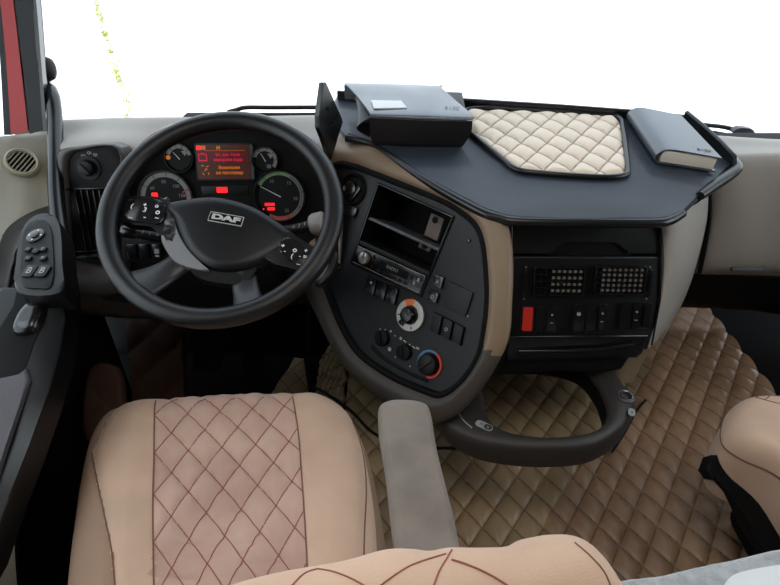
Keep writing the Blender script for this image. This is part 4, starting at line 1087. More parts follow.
obj('frame', bm, [m_ringt, m_deep], ring, sharp=50)
a, b = RT.loc(626, 397); bm = nb(); lathe(bm, RT.at(a, b, 0), [(.0185, -.002), (.019, .003), (.0165, .005), (.013, .003), (.0125, -.008), (0, -.010)], 28, mi=0); annulus(bm, RT.at(a, b, .0), .0125, .0145, .003, .0052, n=28, mi=1); obj('socket', bm, [m_spoke, m_chrome], ring)
bm = nb(); a, b = RT.loc(484, 426.5); T = RT.at(a, b, .0035, radians(-32))
def pill(L, r): return rrect(-L, L, -r, r, r * .98, 6)
prism(bm, T, pill(.0185, .0085), -.002, .0, mi=0); prism(bm, T @ Matrix.Translation((.0085, 0, 0)), pill(.0085, .0070), -.001, .0004, mi=1)
text_bm(bm, T @ Matrix.Translation((-.006, 0, .0006)), 'III', .010, .0002, 1); text_bm(bm, T @ Matrix.Translation((.0085, 0, .0006)), 'o', .012, .0002, 0)
obj('mark', bm, [m_dimwhite, m_ringt], ring); bm = nb(); a, b = RT.loc(631.5, 413); T = RT.at(a, b, .003, radians(70)); prism(bm, T, pill(.011, .007), -.002, 0, mi=0); text_bm(bm, T @ Matrix.Translation((0, 0, .0004)), 'o-', .010, .0002, 1)
obj('mark', bm, [m_dimwhite, m_ringt], ring)
bm = nb(); tube(bm, catmull([RT.w(*RT.loc(*p), .0005) for p in ((459, 414), (464, 421), (472, 428))], 4), .0015, 6); obj('edge_scratch', bm, m_dimwhite, ring)
# arms joining the ring to the console above
bm = nb(); tube(bm, catmull([RT.w(*RT.loc(455, 402), -.03), T_(462, 392, y=1.02), T_(478, 372, y=1.08), T_(500, 366, y=1.16)], 5), [.035] * 16, 16, flat=.6); obj('arm', bm, m_dark, ring)
bm = nb(); tube(bm, catmull([RT.w(*RT.loc(608, 384), -.03), T_(604, 378, y=1.03), T_(596, 370, y=1.10), T_(590, 362, y=1.18)], 5), [.022] * 16, 16, flat=.7); obj('arm', bm, m_dark, ring)

# ================================================================== TRAY ON THE DASH
TR = Frame(W(588, 217, z=1.05), (1, 0, 0), (0, cos(radians(10)), sin(radians(10))))
tray = thing('dash_tray', 'charcoal vinyl dash tray with raised rim and cream quilted inset', 'tray', TR)
top_px = [(346, 134), (370, 139), (388, 150), (430, 179), (478, 206), (500, 214), (520, 217.5), (588, 218.5), (652, 219), (670, 217), (684, 209), (708, 186), (734, 163), (738, 154), (706, 132), (686, 116), (640, 110), (560, 105), (466, 99), (400, 96), (338, 92), (328, 112)]
tp = TR.locs(top_px)
bm = nb(); prism(bm, TR.M, tp, -0.022, 0.0, 0.006, 3, allb=True); obj('tray_board', bm, m_tray, tray, sharp=50)
bm = nb(); fr_px = top_px[:11]; tube(bm, catmull([TR.w(*TR.loc(*p), -.010) for p in fr_px], 5), .0095, 12, flat=1.0, up=TR.ez); obj('front_edging', bm, m_rim, tray, sharp=70)
# raised back wall and right wall
def wall_strip(name, pts, h, th=.006, m=m_rim):
    bm = nb(); P = [TR.w(*TR.loc(*p), 0) for p in pts]; rows = []
    for i, p in enumerate(P):
        d = (P[min(i + 1, len(P) - 1)] - P[max(i - 1, 0)]).normalized(); s_ = d.cross(TR.ez).normalized() * th
        hh = h[i] if isinstance(h, list) else h
        rows.append([bm.verts.new(q) for q in (p - s_ - TR.ez * .02, p + s_ - TR.ez * .02, p + s_ + TR.ez * (hh - .003), p + s_ * .4 + TR.ez * hh, p - s_ * .4 + TR.ez * hh, p - s_ + TR.ez * (hh - .003))])
    for a, b in zip(rows, rows[1:]):
        for j in range(6): bm.faces.new((a[j], a[(j + 1) % 6], b[(j + 1) % 6], b[j]))
    bm.faces.new(rows[0]); bm.faces.new(rows[-1][::-1])
    return obj(name, bm, m, tray)
wall_strip('back_rim', ((338, 99), (400, 103), (466, 107), (560, 113), (640, 119), (684, 124)), .022)
wall_strip('side_rim', ((682, 124), (700, 137), (718, 152), (732, 164), (734, 168)), [.034, .030, .026, .020, .010], .005)
bm = nb(); tube(bm, catmull([TR.w(*TR.loc(*p), .0) for p in ((733, 160), (737, 168), (728, 176), (712, 187), (700, 196))], 5), [.009 + .003 * sin(pi * i / 20) for i in range(21)], 12); obj('corner_edging', bm, m_rim, tray, sharp=70)
# quilted inset with black piping
ip = [(462, 116), (470, 110), (500, 109), (560, 113), (605, 116), (619, 119), (623, 132), (627, 168), (624, 176), (600, 178), (540, 174), (516, 170), (500, 158), (478, 140), (466, 128)]
il = TR.locs(ip, .004)
hull = TR.locs(((462, 118), (468, 110), (560, 113), (614, 117), (621, 124), (627, 168), (624, 176), (600, 178), (540, 174), (516, 170), (500, 158), (478, 140)), .004)
bm = nb()
def uvq(x, y): return lattice(52, .047)(x, y)
quilt_sheet(bm, TR, hull, uvq, .011, step=.0032, zoff=.003, k=.27, thick=.006, fade=.012)
paint_seam_shade(m_inset, TR, 52, .047, .06, (120, 96, 66), .6)
inset = obj('quilted_inset', bm, m_inset, tray, sharp=80)
bm = nb(); tube(bm, [TR.w(*p, .006) for p in smooth2(il, 5)], .0065, 10, closed=True, up=TR.ez); obj('piping', bm, m_rim, tray, sharp=80)
# supports under the tray
bm = nb()
for px, py in ((400, 130), (660, 170)):
    bm = nb(); p = TR.w(*TR.loc(px, py), -.02); tube(bm, [p, Vector((p.x, p.y + .05, p.z - .10))], .015, 8)
    obj('foot', bm, m_deep, tray)
# upright plate at the tray's left end
UP = Frame(W(327, 150, t=1.22), Vector((0.25, 1, 0)), (0, -.05, 1))
bm = nb(); q = [(316, 110), (320.5, 83), (325, 83), (342, 119), (342, 128), (329, 163), (326, 158)]
fr = Frame(W(328, 122, t=1.24), Vector((0.50, 0.87, 0)), (0, 0.1, 1))
prism(bm, fr.M, fr.locs(((317, 128), (316.5, 116), (321, 82.5), (324, 82), (340, 118), (341, 122), (332, 150), (329, 160), (326, 152))), -.006, .006, .002, 2, mi=0, allb=True)
for p in ((323, 108), (327, 122)):
    a, b = fr.loc(*p, -.006); cyl(bm, fr.at(a, b, -.0085), .003, 0, .017, n=12, mi=1)
o = obj('end_plate', bm, [m_rim, m_deep], tray)

# ---------- document case on the tray
bA = TR.w(*TR.loc(372, 143), 0.0015); bB = TR.w(*TR.loc(463, 146), 0.0015)
ex = (bB - bA).normalized(); DC = Frame(bA, ex, TR.ey)
hC = 0.0
for k in range(200):      # height at which the front edge reaches its place in the photograph
    h = k * .0005; a, b = DC.loc(372, 112, h)
    if b <= 0.004: hC = h; break
Lc = (bB - bA).length
btl = DC.loc(346, 82, hC); btr = DC.loc(441, 86.5, hC)
ftr = DC.loc(470, 114, hC)
case = thing('document_case', 'worn black zip document case lying open at its end on the tray', 'document case', DC)
yb = (btl[1] + btr[1]) / 2
bm = nb(); hexa(bm, [DC.w(.012, .006, 0), DC.w(ftr[0] - .010, .004, 0), DC.w(ftr[0] - .012, yb * .85, 0), DC.w(.012, yb * .85, 0), DC.w(.012, .004, hC - .006), DC.w(ftr[0] - .004, .004, hC - .006), DC.w(ftr[0] - .012, yb * .9, hC - .006), DC.w(.012, yb * .9, hC - .006)], .006)
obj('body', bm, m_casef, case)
bm = nb()
lid = [[DC.w(-.004, -.009, hC - .004), DC.w(ftr[0] * .5, -.012, hC - .004), DC.w(ftr[0] + .006, -.009, hC - .004)],
       [DC.w(-.004, .002, hC + .001), DC.w(ftr[0] * .5, .0, hC + .002), DC.w(ftr[0] + .006, .002, hC)],
       [DC.w(btl[0] * .5, yb * .5, hC + .001), DC.w(ftr[0] * .48, yb * .5, hC + .004), DC.w((btr[0] + ftr[0]) / 2, yb * .5, hC + .001)],
       [DC.w(btl[0] + .002, yb * .93, hC + .002), DC.w((btl[0] + btr[0]) / 2, yb * .93, hC + .003), DC.w(btr[0], yb * .93, hC + .001)],
       [DC.w(btl[0] - .004, yb * 1.02, hC - .006), DC.w((btl[0] + btr[0]) / 2, yb * 1.03, hC - .006), DC.w(btr[0] + .002, yb * 1.02, hC - .006)],
       [DC.w(btl[0] - .004, yb * 1.03, hC - .040), DC.w((btl[0] + btr[0]) / 2, yb * 1.03, hC - .045), DC.w(btr[0] + .002, yb * 1.03, hC - .045)]]
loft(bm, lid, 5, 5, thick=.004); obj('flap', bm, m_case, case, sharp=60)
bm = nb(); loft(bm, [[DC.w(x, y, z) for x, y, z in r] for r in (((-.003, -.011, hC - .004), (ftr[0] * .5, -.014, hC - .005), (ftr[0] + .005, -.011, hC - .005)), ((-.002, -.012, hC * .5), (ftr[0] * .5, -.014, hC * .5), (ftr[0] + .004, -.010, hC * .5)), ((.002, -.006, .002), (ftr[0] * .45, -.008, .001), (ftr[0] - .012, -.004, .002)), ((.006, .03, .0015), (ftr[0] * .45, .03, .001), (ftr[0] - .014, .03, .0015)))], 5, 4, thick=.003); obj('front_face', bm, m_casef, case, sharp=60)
bm = nb(); a = [DC.loc(*p, hC + .005) for p in ((374, 108), (407, 107.5), (401, 100.5), (371, 100))]; prism(bm, DC.M, a, hC + .0030, hC + .0052); obj('label_sticker', bm, m_paperw, case, label='white sticker')
bm = nb(); a, b = DC.loc(452, 108, hC + .003); text_bm(bm, DC.at(a, b, hC + .0042), '2120', .011, .0002, sx=1.5); obj('stamp', bm, mat('dark_stamp', (52, 57, 64), .4), case)
# folds and papers sticking out at the open left end
bm = nb(); fl = [[DC.w(-.006, .0, .012), DC.w(.002, yb * .5, .012), DC.w(-.02, yb * .95, .012)], [DC.w(-.034, .004, .030), DC.w(-.034, yb * .5, .034), DC.w(-.052, yb * .95, .036)], [DC.w(-.016, .006, .050), DC.w(-.034, yb * .5, .056), DC.w(-.045, yb * .95, .056)], [DC.w(.010, .010, .058), DC.w(-.010, yb * .5, .066), DC.w(-.03, yb * .95, .068)]]
loft(bm, fl, 5, 5, thick=.002); obj('side_fold', bm, m_casef, case, sharp=70)
bm = nb(); hexa(bm, [DC.w(*p) for p in ((-.008, .012, .010), (.06, .012, .010), (.06, yb * .8, .010), (-.02, yb * .8, .010), (-.008, .012, .014), (.06, .012, .014), (.06, yb * .8, .014), (-.02, yb * .8, .014))])
hexa(bm, [DC.w(*p) for p in ((-.014, yb * .45, .058), (.03, yb * .45, .058), (.02, yb * .95, .060), (-.05, yb * .95, .060), (-.014, yb * .45, .060), (.03, yb * .45, .060), (.02, yb * .95, .062), (-.05, yb * .95, .062))])
obj('papers', bm, m_paperw, case)

# ---------- thick book on the tray, spine towards the driver
bA = TR.w(*TR.loc(661, 164), 0.002); bB = TR.w(*TR.loc(720, 169), 0.002)
BK = Frame(bA, (bB - bA).normalized(), TR.ey)
hB = .036
fl_ = BK.loc(668, 150, hB); frt = BK.loc(722, 158, hB); bl_ = BK.loc(638, 108, hB); br_ = BK.loc(681, 115, hB)
book = thing('book', 'thick blue grey hardback book with cream pages at the right of the tray', 'book', BK)
def bkrow(t):   # t along front -> back
    L = (fl_[0] + (bl_[0] - fl_[0]) * t, fl_[1] + (bl_[1] - fl_[1]) * t); R = (frt[0] + (br_[0] - frt[0]) * t, frt[1] + (br_[1] - frt[1]) * t)
    return L, R
bm = nb(); rows = []
for t in (0, .33, .66, 1.0):
    L, R = bkrow(t)
    rows.append([BK.w(R[0], R[1], hB), BK.w((L[0] + R[0]) / 2, (L[1] + R[1]) / 2, hB + .002), BK.w(L[0] + .006, L[1], hB + .002), BK.w(L[0] - .012, L[1], hB - .004), BK.w(L[0] - .020, L[1], hB * .5), BK.w(L[0] - .014, L[1], .005), BK.w(L[0] + .004, L[1], .002), BK.w((L[0] + R[0]) / 2, (L[1] + R[1]) / 2, .002), BK.w(R[0], R[1], .002)])
loft(bm, rows, 5, 3, thick=.003); obj('cover', bm, m_book, book, sharp=60)
bm = nb(); (L, R), (L2, R2) = bkrow(0.02), bkrow(.98)
hexa(bm, [BK.w(L[0] - .006, L[1], .0055), BK.w(R[0] - .005, R[1], .0055), BK.w(R2[0] - .005, R2[1], .0055), BK.w(L2[0] - .006, L2[1], .0055), BK.w(L[0] - .006, L[1], hB - .0035), BK.w(R[0] - .005, R[1], hB - .0035), BK.w(R2[0] - .005, R2[1], hB - .0035), BK.w(L2[0] - .006, L2[1], hB - .0035)], .001)
obj('pages', bm, m_paper, book)
bm = nb(); a, b = BK.loc(704, 150.5, hB + .001); text_bm(bm, BK.at(a, b, hB + .0022, -.1), '2120', .009, .0004, sx=1.6); obj('stamp', bm, MATS['dark_stamp'], book)

# ================================================================== LEFT SIDE: pillar trim, door, grab rail
# pale pillar trim with round grille
bm = nb()
pr = [[T_(x, y, x=xx) for x, y, xx in r] for r in (
 ((-30, 138, -.97), (4, 136, -.94), (30, 133, -.905), (48, 131, -.87), (58, 131, -.83)),
 ((-34, 150, -.96), (2, 146, -.93), (28, 142, -.895), (50, 140, -.86), (60, 140, -.82)),
 ((-34, 180, -.94), (0, 178, -.91), (26, 176, -.875), (51, 175, -.84), (61, 175, -.80)),
 ((-36, 215, -.92), (-2, 212, -.89), (24, 209, -.855), (52, 207, -.82), (63, 207, -.78)),
 ((-40, 262, -.88), (-6, 262, -.85), (22, 262, -.82), (56, 262, -.78), (68, 262, -.75)))]
loft(bm, pr, 5, 5, thick=.004); obj('trim_3', bm, m_lbeige, kind='structure')
pc_ = (T_(22, 163, x=-.885)); q1 = T_(50, 160, x=-.845) - T_(4, 162, x=-.92); q2 = T_(24, 142, x=-.89) - T_(24, 190, x=-.865)
GF = Frame(pc_, q1, q2)
if GF.ez.dot(CAM - GF.o) < 0: GF = Frame(pc_, -q1, q2)
gr = thing('speaker_grille', 'round beige slatted grille set in the pale trim beside the driver door', 'grille', GF)
rg = .038
bm = nb(); lathe(bm, GF.at(0, 0, .002), [(rg * .74, -.004), (rg * .76, .006), (rg * .86, .009), (rg * .97, .006), (rg, -.004)], 40); obj('bezel', bm, m_beigevent, gr)
bm = nb(); cyl(bm, GF.M, rg * .78, -.004, .001, n=40); obj('mesh_disc', bm, m_deep, gr)
bm = nb()
for k in range(-3, 4):
    y = k * rg * .22; L = sqrt(max(0, (rg * .76) ** 2 - y * y)); T = GF.M @ Matrix.Rotation(radians(48), 4, 'Z')
    box(bm, T, -L, L, y - .0013, y + .0013, .001, .006, .0006)
obj('slats', bm, m_beigevent, gr)
# grab rail: glossy black bar up the pillar
bm = nb()
rp = [T_(51, 88, t=1.36), T_(53, 100, t=1.345), T_(55, 120, t=1.33), T_(55.5, 150, t=1.30), T_(56, 190, t=1.26), T_(60, 230, t=1.22), T_(67, 270, t=1.18), T_(72, 310, t=1.15), T_(66, 350, t=1.12)]
tube(bm, catmull(rp, 6), [.012 + .005 * min(1, i / 5) for i in range(49)], 16)
tube(bm, [T_(44, 84, t=1.40), T_(48, 92, t=1.375), T_(52, 99, t=1.35)], [.018, .018, .014], 14)
o = obj('grab_rail', bm, m_gloss, sharp=80); tag(o, 'long glossy black grab rail running down the left windscreen pillar', 'grab rail')
bm = nb(); pk = T_(47, 69, t=1.37); tube(bm, [pk + Vector((-.035, 0, 0)), pk + Vector((-.012, 0, 0)), pk, pk + Vector((.010, 0, 0)), pk + Vector((.016, 0, 0))], [.026, .028, .029, .025, .012], 20); o = obj('pillar_knob', bm, m_dark, sharp=60); tag(o, 'small round black knob on the left windscreen pillar', 'knob')
# windscreen seal along the bottom left
bm = nb(); tube(bm, catmull([T_(58, 121, z=1.094), T_(90, 122, z=1.094), T_(134, 121, z=1.094)], 5), .0055, 8, flat=.7); obj('trim_4', bm, m_rubber, kind='structure')

# door: armrest, pads, pull cup, window switches
door = thing('door_1', None, None, Vector((-0.85, 0.6, 0.2)), kind='structure')
del_ = None
bm = nb()
# upper rounded edge of the door top (pale to grey sweep) from the grille down to the left frame edge
dr = [[T_(x, y, x=xx) for x, y, xx in r] for r in (
 ((-60, 250, -.97), (-20, 226, -.93), (10, 212, -.90), (35, 207, -.86), (56, 206, -.80)),
 ((-60, 290, -.92), (-15, 262, -.88), (8, 238, -.84), (30, 220, -.81), (60, 218, -.74)),
 ((-60, 330, -.87), (-12, 300, -.84), (4, 275, -.80), (14, 250, -.77), (24, 234, -.75)),
 ((-60, 400, -.84), (-12, 360, -.82), (0, 320, -.80), (10, 290, -.78), (18, 276, -.77)))]
loft(bm, dr, 5, 5, thick=.006); obj('door_panel', bm, m_doordark, door)
# switch plate
def dz(py): return .0
SWF_pts = [T_(24, 222, x=-.735), T_(54, 222, x=-.665), T_(54, 286, x=-.60), T_(20, 286, x=-.665)]
sx = ((SWF_pts[1] - SWF_pts[0]) + (SWF_pts[2] - SWF_pts[3])); sy = ((SWF_pts[0] - SWF_pts[3]) + (SWF_pts[1] - SWF_pts[2]))
SW = Frame((SWF_pts[0] + SWF_pts[1] + SWF_pts[2] + SWF_pts[3]) / 4, sx, sy)
bm = nb(); prism(bm, SW.M, smooth2(SW.locs(((17, 292), (16, 262), (22, 228), (36, 214), (52, 214), (60, 228), (62, 262), (60, 292))), 4), -.05, 0, .006); obj('switch_housing', bm, m_black, door)
bm = nb(); prism(bm, SW.M, smooth2(SW.locs(((22, 284), (23, 250), (27, 227), (38, 221), (48, 223), (53, 240), (53, 284), (38, 289))), 4), -.002, .003, .002); swp = obj('switch_plate', bm, m_dark, door)
def sblk(px, py, w_, h_, mark=None, nm='switch', m=m_black):
    a, b = SW.loc(px, py, .003); bm = nb(); prism(bm, SW.M @ Matrix.Translation((a, b, .002)), rrect(-w_, w_, -h_, h_, min(w_, h_) * .35), 0, .005, .0015, mi=0)
    if mark: text_bm(bm, SW.at(a, b, .0074), mark, h_ * 1.5, .0003, 1)
    obj(nm, bm, [m, m_dimwhite], swp)
a, b = SW.loc(36, 236, .003); bm = nb(); T = SW.at(a, b, .002); cyl(bm, T, .0175, 0, .004, n=30, bev=.001, mi=0); cyl(bm, T, .009, .004, .007, n=24, bev=.001, mi=0)
for k in range(4): prism(bm, T @ Matrix.Rotation(pi / 2 * k, 4, 'Z'), [(.011, -.0022), (.0155, 0), (.011, .0022)], .004, .0046, mi=1)
obj('mirror_dial', bm, [m_gloss, m_white], swp)
for px, py, mk in ((29, 250, 'o'), (44, 250, 'D'), (29, 259, 'o'), (44, 259, 'D'), (36.5, 252, '*')): sblk(px, py, .0062, .0050, mk)
for px in (30.5, 43.5): sblk(px, 272, .0115, .0135, 'B')
# armrest: sloping top that widens to the rear, with pull cup and vinyl pad
AR = Frame(T_(36, 340, x=-.62), (1, 0.0, 0.05), Vector((0.02, 1, 0.42)))
arm_out = [(20, 292), (64, 288), (64, 318), (61, 348), (47, 395), (29, 445), (8, 498), (-14, 560), (-60, 640), (-200, 640), (-120, 420), (-30, 320), (2, 285)]
bm = nb(); prism(bm, AR.M, AR.locs(arm_out), -.05, 0, .008, 3); obj('armrest', bm, m_doorarm, door)
bm = nb(); prism(bm, AR.M, AR.locs([(14, 306), (16, 292), (44, 290), (47, 296), (44, 320), (33, 345), (27, 365), (18, 378), (0, 380), (-10, 380), (-8, 340)], .001), -.002, .0012, .0008); obj('pull_recess', bm, m_deep, door)
cx_, cy_ = AR.loc(28, 317, .01); bm = nb()
pd = Pad(AR, smooth2([(cx_ - .018, cy_ - .030), (cx_ + .016, cy_ - .030), (cx_ + .024, cy_), (cx_ + .018, cy_ + .030), (cx_ - .012, cy_ + .032), (cx_ - .024, cy_)], 5), lambda x, y: .018, edge=.6, R=.016, depth=.0); pd.build(bm, rings=16, back=False); obj('door_handle', bm, m_gloss, door)
bm = nb(); ol = AR.locs([(-60, 384), (0, 380), (18, 379), (27, 368), (30, 380), (20, 410), (8, 445), (-6, 490), (-40, 570), (-160, 600)], .004)
prism(bm, AR.M, ol, .0, .009, .005, 3); obj('armrest_pad', bm, m_doorpad, door)
# lower inner edge: pale trim strip running down to the bottom left
bm = nb()
es = [[T_(*p, x=xx) for (p, xx) in r] for r in (
 (((66, 300), -.60), ((64, 345), -.60), ((49, 395), -.60), ((30, 445), -.60), ((8, 500), -.60), ((-10, 560), -.60), ((-26, 620), -.60)),
 (((69, 300), -.605), ((68, 345), -.605), ((53, 395), -.605), ((35, 445), -.605), ((16, 503), -.605), ((12, 545), -.605), ((16, 600), -.605)),
 (((73, 300), -.64), ((73, 345), -.64), ((55, 400), -.64), ((40, 452), -.64), ((22, 512), -.64), ((26, 560), -.64), ((40, 620), -.64)),
 (((72, 300), -.74), ((72, 345), -.74), ((50, 400), -.76), ((35, 452), -.76), ((15, 512), -.76), ((20, 560), -.76), ((30, 620), -.76)))]
loft(bm, es[:2], 5, 2, thick=.004); obj('lower_trim', bm, m_lbeige, door)
bm = nb(); loft(bm, [[p - Vector((0, 0, .004)) for p in es[1]], es[3]], 5, 2, thick=.004); obj('lower_panel', bm, m_deep, door)
bm = nb(); box(bm, IDN, -1.06, -.86, -.1, 1.36, .10, .80, .02); obj('door_core', bm, m_deep, door)

# ================================================================== DRIVER SEAT
def seat_height(cx, hw, y0, y1, z0):
    def f(x, y):
        u = (x - cx) / hw; v = (y - y0) / (y1 - y0)
        z = 0.018 * max(0, abs(u) - .5) ** 1.2 * 1.5 - 0.05 * max(0, v - .80) ** 1.5 * 3
        return z
    return f
SC = Frame((-.27, .55, .745), (1, 0, 0), (0, 1, 0))
ol_px = [(74, 470), (84, 428), (102, 402), (138, 390), (190, 384), (240, 381), (290, 381), (322, 385), (346, 400), (360, 425), (368, 458), (375, 500), (378, 545), (378, 610), (374, 700), (56, 700), (56, 610), (62, 545), (68, 505)]
ol = smooth2(SC.locs(ol_px), 8)
vL = lambda py: SC.loc(155, py)[0]; vR = lambda py: SC.loc(292 + (py - 398) * .075, py)[0]
sL = [SC.loc(x, y) for x, y in ((155, 398), (154, 450), (153, 500), (154, 585), (154, 640))]
sR = [SC.loc(x, y) for x, y in ((292, 393), (298, 430), (302, 480), (306, 540), (308, 585), (310, 640))]
sO = [SC.loc(x, y) for x, y in ((352, 412), (362, 440), (366, 480), (364, 540), (364, 620))]
sOL = [SC.loc(x, y) for x, y in ((90, 448), (97, 480), (106, 520), (114, 560), (118, 620))]
def xat(line, y):
    for (x0, y0), (x1, y1) in zip(line, line[1:]):
        if min(y0, y1) <= y <= max(y0, y1): return x0 + (x1 - x0) * (y - y0) / (y1 - y0 + 1e-9)
    return line[0][0] if abs(y - line[0][1]) < abs(y - line[-1][1]) else line[-1][0]
q0 = SC.loc(155, 452)
def seat_ab(x, y):
    l, r = xat(sL, y), xat(sR, y); return (x - l) / (r - l), (y - q0[1]) / .086
def seat_uv(x, y):
    a, y_ = seat_ab(x, y); X = a * 4.3; Y = y_ - a * .35
    return (X + Y, X - Y)
def seat_z(x, y):
    l, r = xat(sL, y), xat(sR, y)
    z = 0.0
    if l < x < r:
        e_ = min(1, min(x - l, r - x) / .02)
        z += (-.006 + .010 * puff(*seat_uv(x, y), .42)) * e_
    else:
        d = (l - x) if x <= l else (x - r); z += .010 * min(1, d / .04) ** .7
        for ln in (sOL, sO):
            g = abs(x - xat(ln, y)); z -= .004 * max(0, 1 - g / .012)
    z += .004 * noise.noise(Vector((x * 7, y * 7, 1)))
    return z
pd = Pad(SC, ol, seat_z, edge=.34, R=.055, depth=.12)
ds = thing('driver_seat', 'beige driver seat with red stitched diamond quilting in front of the camera', 'seat', Vector((-.27, .5, .10)))
bm = nb(); pd.build(bm, rings=90, matf=lambda x, y, i: 1 if (xat(sL, y) < x < xat(sR, y)) else (2 if x < xat(sOL, y) or i < 4 else 0))  # left flank and lower rim take the painted shade colour
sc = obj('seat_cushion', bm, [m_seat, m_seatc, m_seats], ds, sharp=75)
# stitching lines that follow the cushion
scb = world_bvh(sc, WM[ds.name])
def on_pad(pd, pts, lift=.0004):
    out = []
    for x, y in pts:
        h = scb.ray_cast(pd.fr.w(x, y, .2), Vector((0, 0, -1)))
        if h[0] is not None: out.append(h[0] + Vector((0, 0, lift)))
    return out
yb0, yt0 = SC.loc(200, 640)[1], SC.loc(230, 394)[1]
def stitch_runs(uvline, n=160):
    pass
for fam in (0, 1):
    for k in range(-9, 12):
        run = []
        for i in range(200):
            y = yb0 + (yt0 - yb0) * i / 199
            sg = 1 if fam == 0 else -1
            ac = (k - sg * (y - q0[1]) / .086) / (4.3 - sg * .35)
            if not 0 <= ac <= 1: continue
            l, r = xat(sL, y), xat(sR, y); x = l + (r - l) * ac
            if pd.h(x, y) > -.05:
                run.append((x, y))
        if len(run) > 6:
            bm = nb(); tube(bm, on_pad(pd, run[::2]), .0008, 5); obj('stitching', bm, m_red, sc)
for ln in (sL, sR, sO, sOL):
    pts = [(v.x, v.y) for v in catmull([(*p, 0) for p in ln], 12)]
    pts = [p for p in pts if pd.h(*p) > -.06]
    bm = nb(); tube(bm, on_pad(pd, pts, .0008), .0012, 5); obj('seam', bm, MATS.get('brown_thread') or mat('brown_thread', (112, 76, 62), .8), sc)
# side skirt of the cushion
bm = nb()
sk = [(p[0], p[1]) for p in ol]
cxm, cym = pd.c
rowsk = [[SC.w(cxm + (p[0] - cxm) * k, cym + (p[1] - cym) * k, h) for p in ol[::4]] for k, h in ((.985, -.055), (1.03, -.075), (1.06, -.12), (1.03, -.19), (.98, -.24))]
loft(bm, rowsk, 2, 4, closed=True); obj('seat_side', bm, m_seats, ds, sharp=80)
bm = nb(); box(bm, IDN, -.46, -.10, .30, .70, .10, .56, .03); obj('pedestal', bm, m_deep, ds)
# backrest, close to the camera: crest stations from left to right
crest = [(-20, 640), (60, 622), (150, 604), (205, 592), (245, 580), (290, 570), (345, 560), (385, 550), (410, 549), (430, 551), (450, 548), (480, 549), (506, 547), (522, 539), (552, 533), (580, 538), (602, 553), (616, 574), (622, 600)]
prof = [(.085, -.45), (.045, -.16), (.022, -.055), (0, 0), (-.022, .019), (-.050, .024), (-.085, .010), (-.110, -.03), (-.125, -.12), (-.11, -.45)]
rowsb = []
for i, (px, py) in enumerate(crest):
    c = T_(px, py, t=.42); k = 1.0 if i < len(crest) - 3 else (.8, .55, .25)[i - len(crest) + 3]
    rowsb.append([c + Vector((0, (a_ - .0) * k - .05 * (1 - k), b_ if b_ < 0 else b_ * k)) for a_, b_ in prof])
bm = nb(); loft(bm, rowsb, 7, 8)
for v in bm.verts: pass
bmesh.ops.recalc_face_normals(bm, faces=bm.faces[:])
for v in bm.verts:
    n_ = noise.noise(v.co * 22) * .0035
    v.co.z += n_
for f in bm.faces: f.material_index = 0
be = [e for e in bm.edges if len(e.link_faces) == 1]
bmesh.ops.holes_fill(bm, edges=be)
bo_ = obj('backrest', bm, [m_seat], ds, sharp=80)
bbv = world_bvh(bo_, WM[ds.name])
def on_surface(name, pts, r=.0006, m=m_red, par=bo_, bvh=bbv, sub=8):
    P = []
    for v in catmull([(*p, 0) for p in pts], sub):
        h = pix_hit(bvh, v.x, v.y, r * .5)
        if h is not None and (not P or (h - P[-1]).length < .05): P.append(h)
    if len(P) > 2:
        bm = nb(); tube(bm, P, r, 6); obj(name, bm, m, par)
on_surface('stitching', ((452, 550), (446, 560), (439, 572), (433, 588)))
on_surface('stitching', ((452, 560), (470, 566), (490, 575), (508, 586)), .0008)
on_surface('stitching', ((318, 569), (334, 572), (352, 579), (368, 588)))
on_surface('stitching', ((318, 569), (304, 574), (290, 588)))
on_surface('stitching', ((380, 586), (410, 566), (446, 554)), .0006)
on_surface('seam', ((575, 543), (590, 556), (604, 572), (612, 590)), .0006, MATS['brown_thread'])
# armrest
A0, A1 = T_(405, 404, z=.955), T_(430, 556, z=1.00)
AF = Frame((A0 + A1) / 2, A0 - A1, (A1 - A0).cross(Vector((0, 0, 1))))
if AF.ez.z < 0: AF = Frame((A0 + A1) / 2, A0 - A1, -(A1 - A0).cross(Vector((0, 0, 1))))
apx = [(378, 400), (388, 392), (406, 391), (424, 394), (431, 404), (437, 440), (446, 475), (455, 510), (462, 545), (466, 590), (400, 590), (397, 545), (391, 500), (385, 450), (380, 420)]
al = smooth2(AF.locs(apx), 6)
pda = Pad(AF, al, lambda x, y: .004 * noise.noise(Vector((x * 14, y * 14, 5))), edge=.30, R=.022, depth=.075)
bm = nb(); pda.build(bm, rings=40); obj('armrest', bm, m_arm, ds, sharp=80)

# ================================================================== PASSENGER SEAT
PS = Frame((.95, .62, .72), (1, 0, 0), (0, 1, 0))
ppx = [(730, 432), (728, 414), (734, 400), (749, 391), (775, 389), (830, 386), (930, 392), (960, 420), (980, 500), (900, 580), (830, 500), (785, 462), (750, 446)]
pl = smooth2(PS.locs(ppx), 8)
ps = thing('passenger_seat', 'beige passenger seat cushion at the right edge with black bracket below', 'seat', Vector((.95, .6, .32)))
pqs = PS.loc(760, 430)
def pz(x, y):
    l = PS.loc(775, 395)[0] + (y - PS.loc(775, 395)[1]) * -.1
    return (.006 * puff((x - l) / .085 + y / .098, (x - l) / .085 - y / .098, .4) if x > l else .004) + .004 * noise.noise(Vector((x * 7, y * 7, 9)))
pdp = Pad(PS, pl, pz, edge=.30, R=.045, depth=.05)
bm = nb(); pdp.build(bm, rings=60); pcu = obj('seat_cushion', bm, m_seat, ps, sharp=80)
bm = nb(); cxm, cym = pdp.c
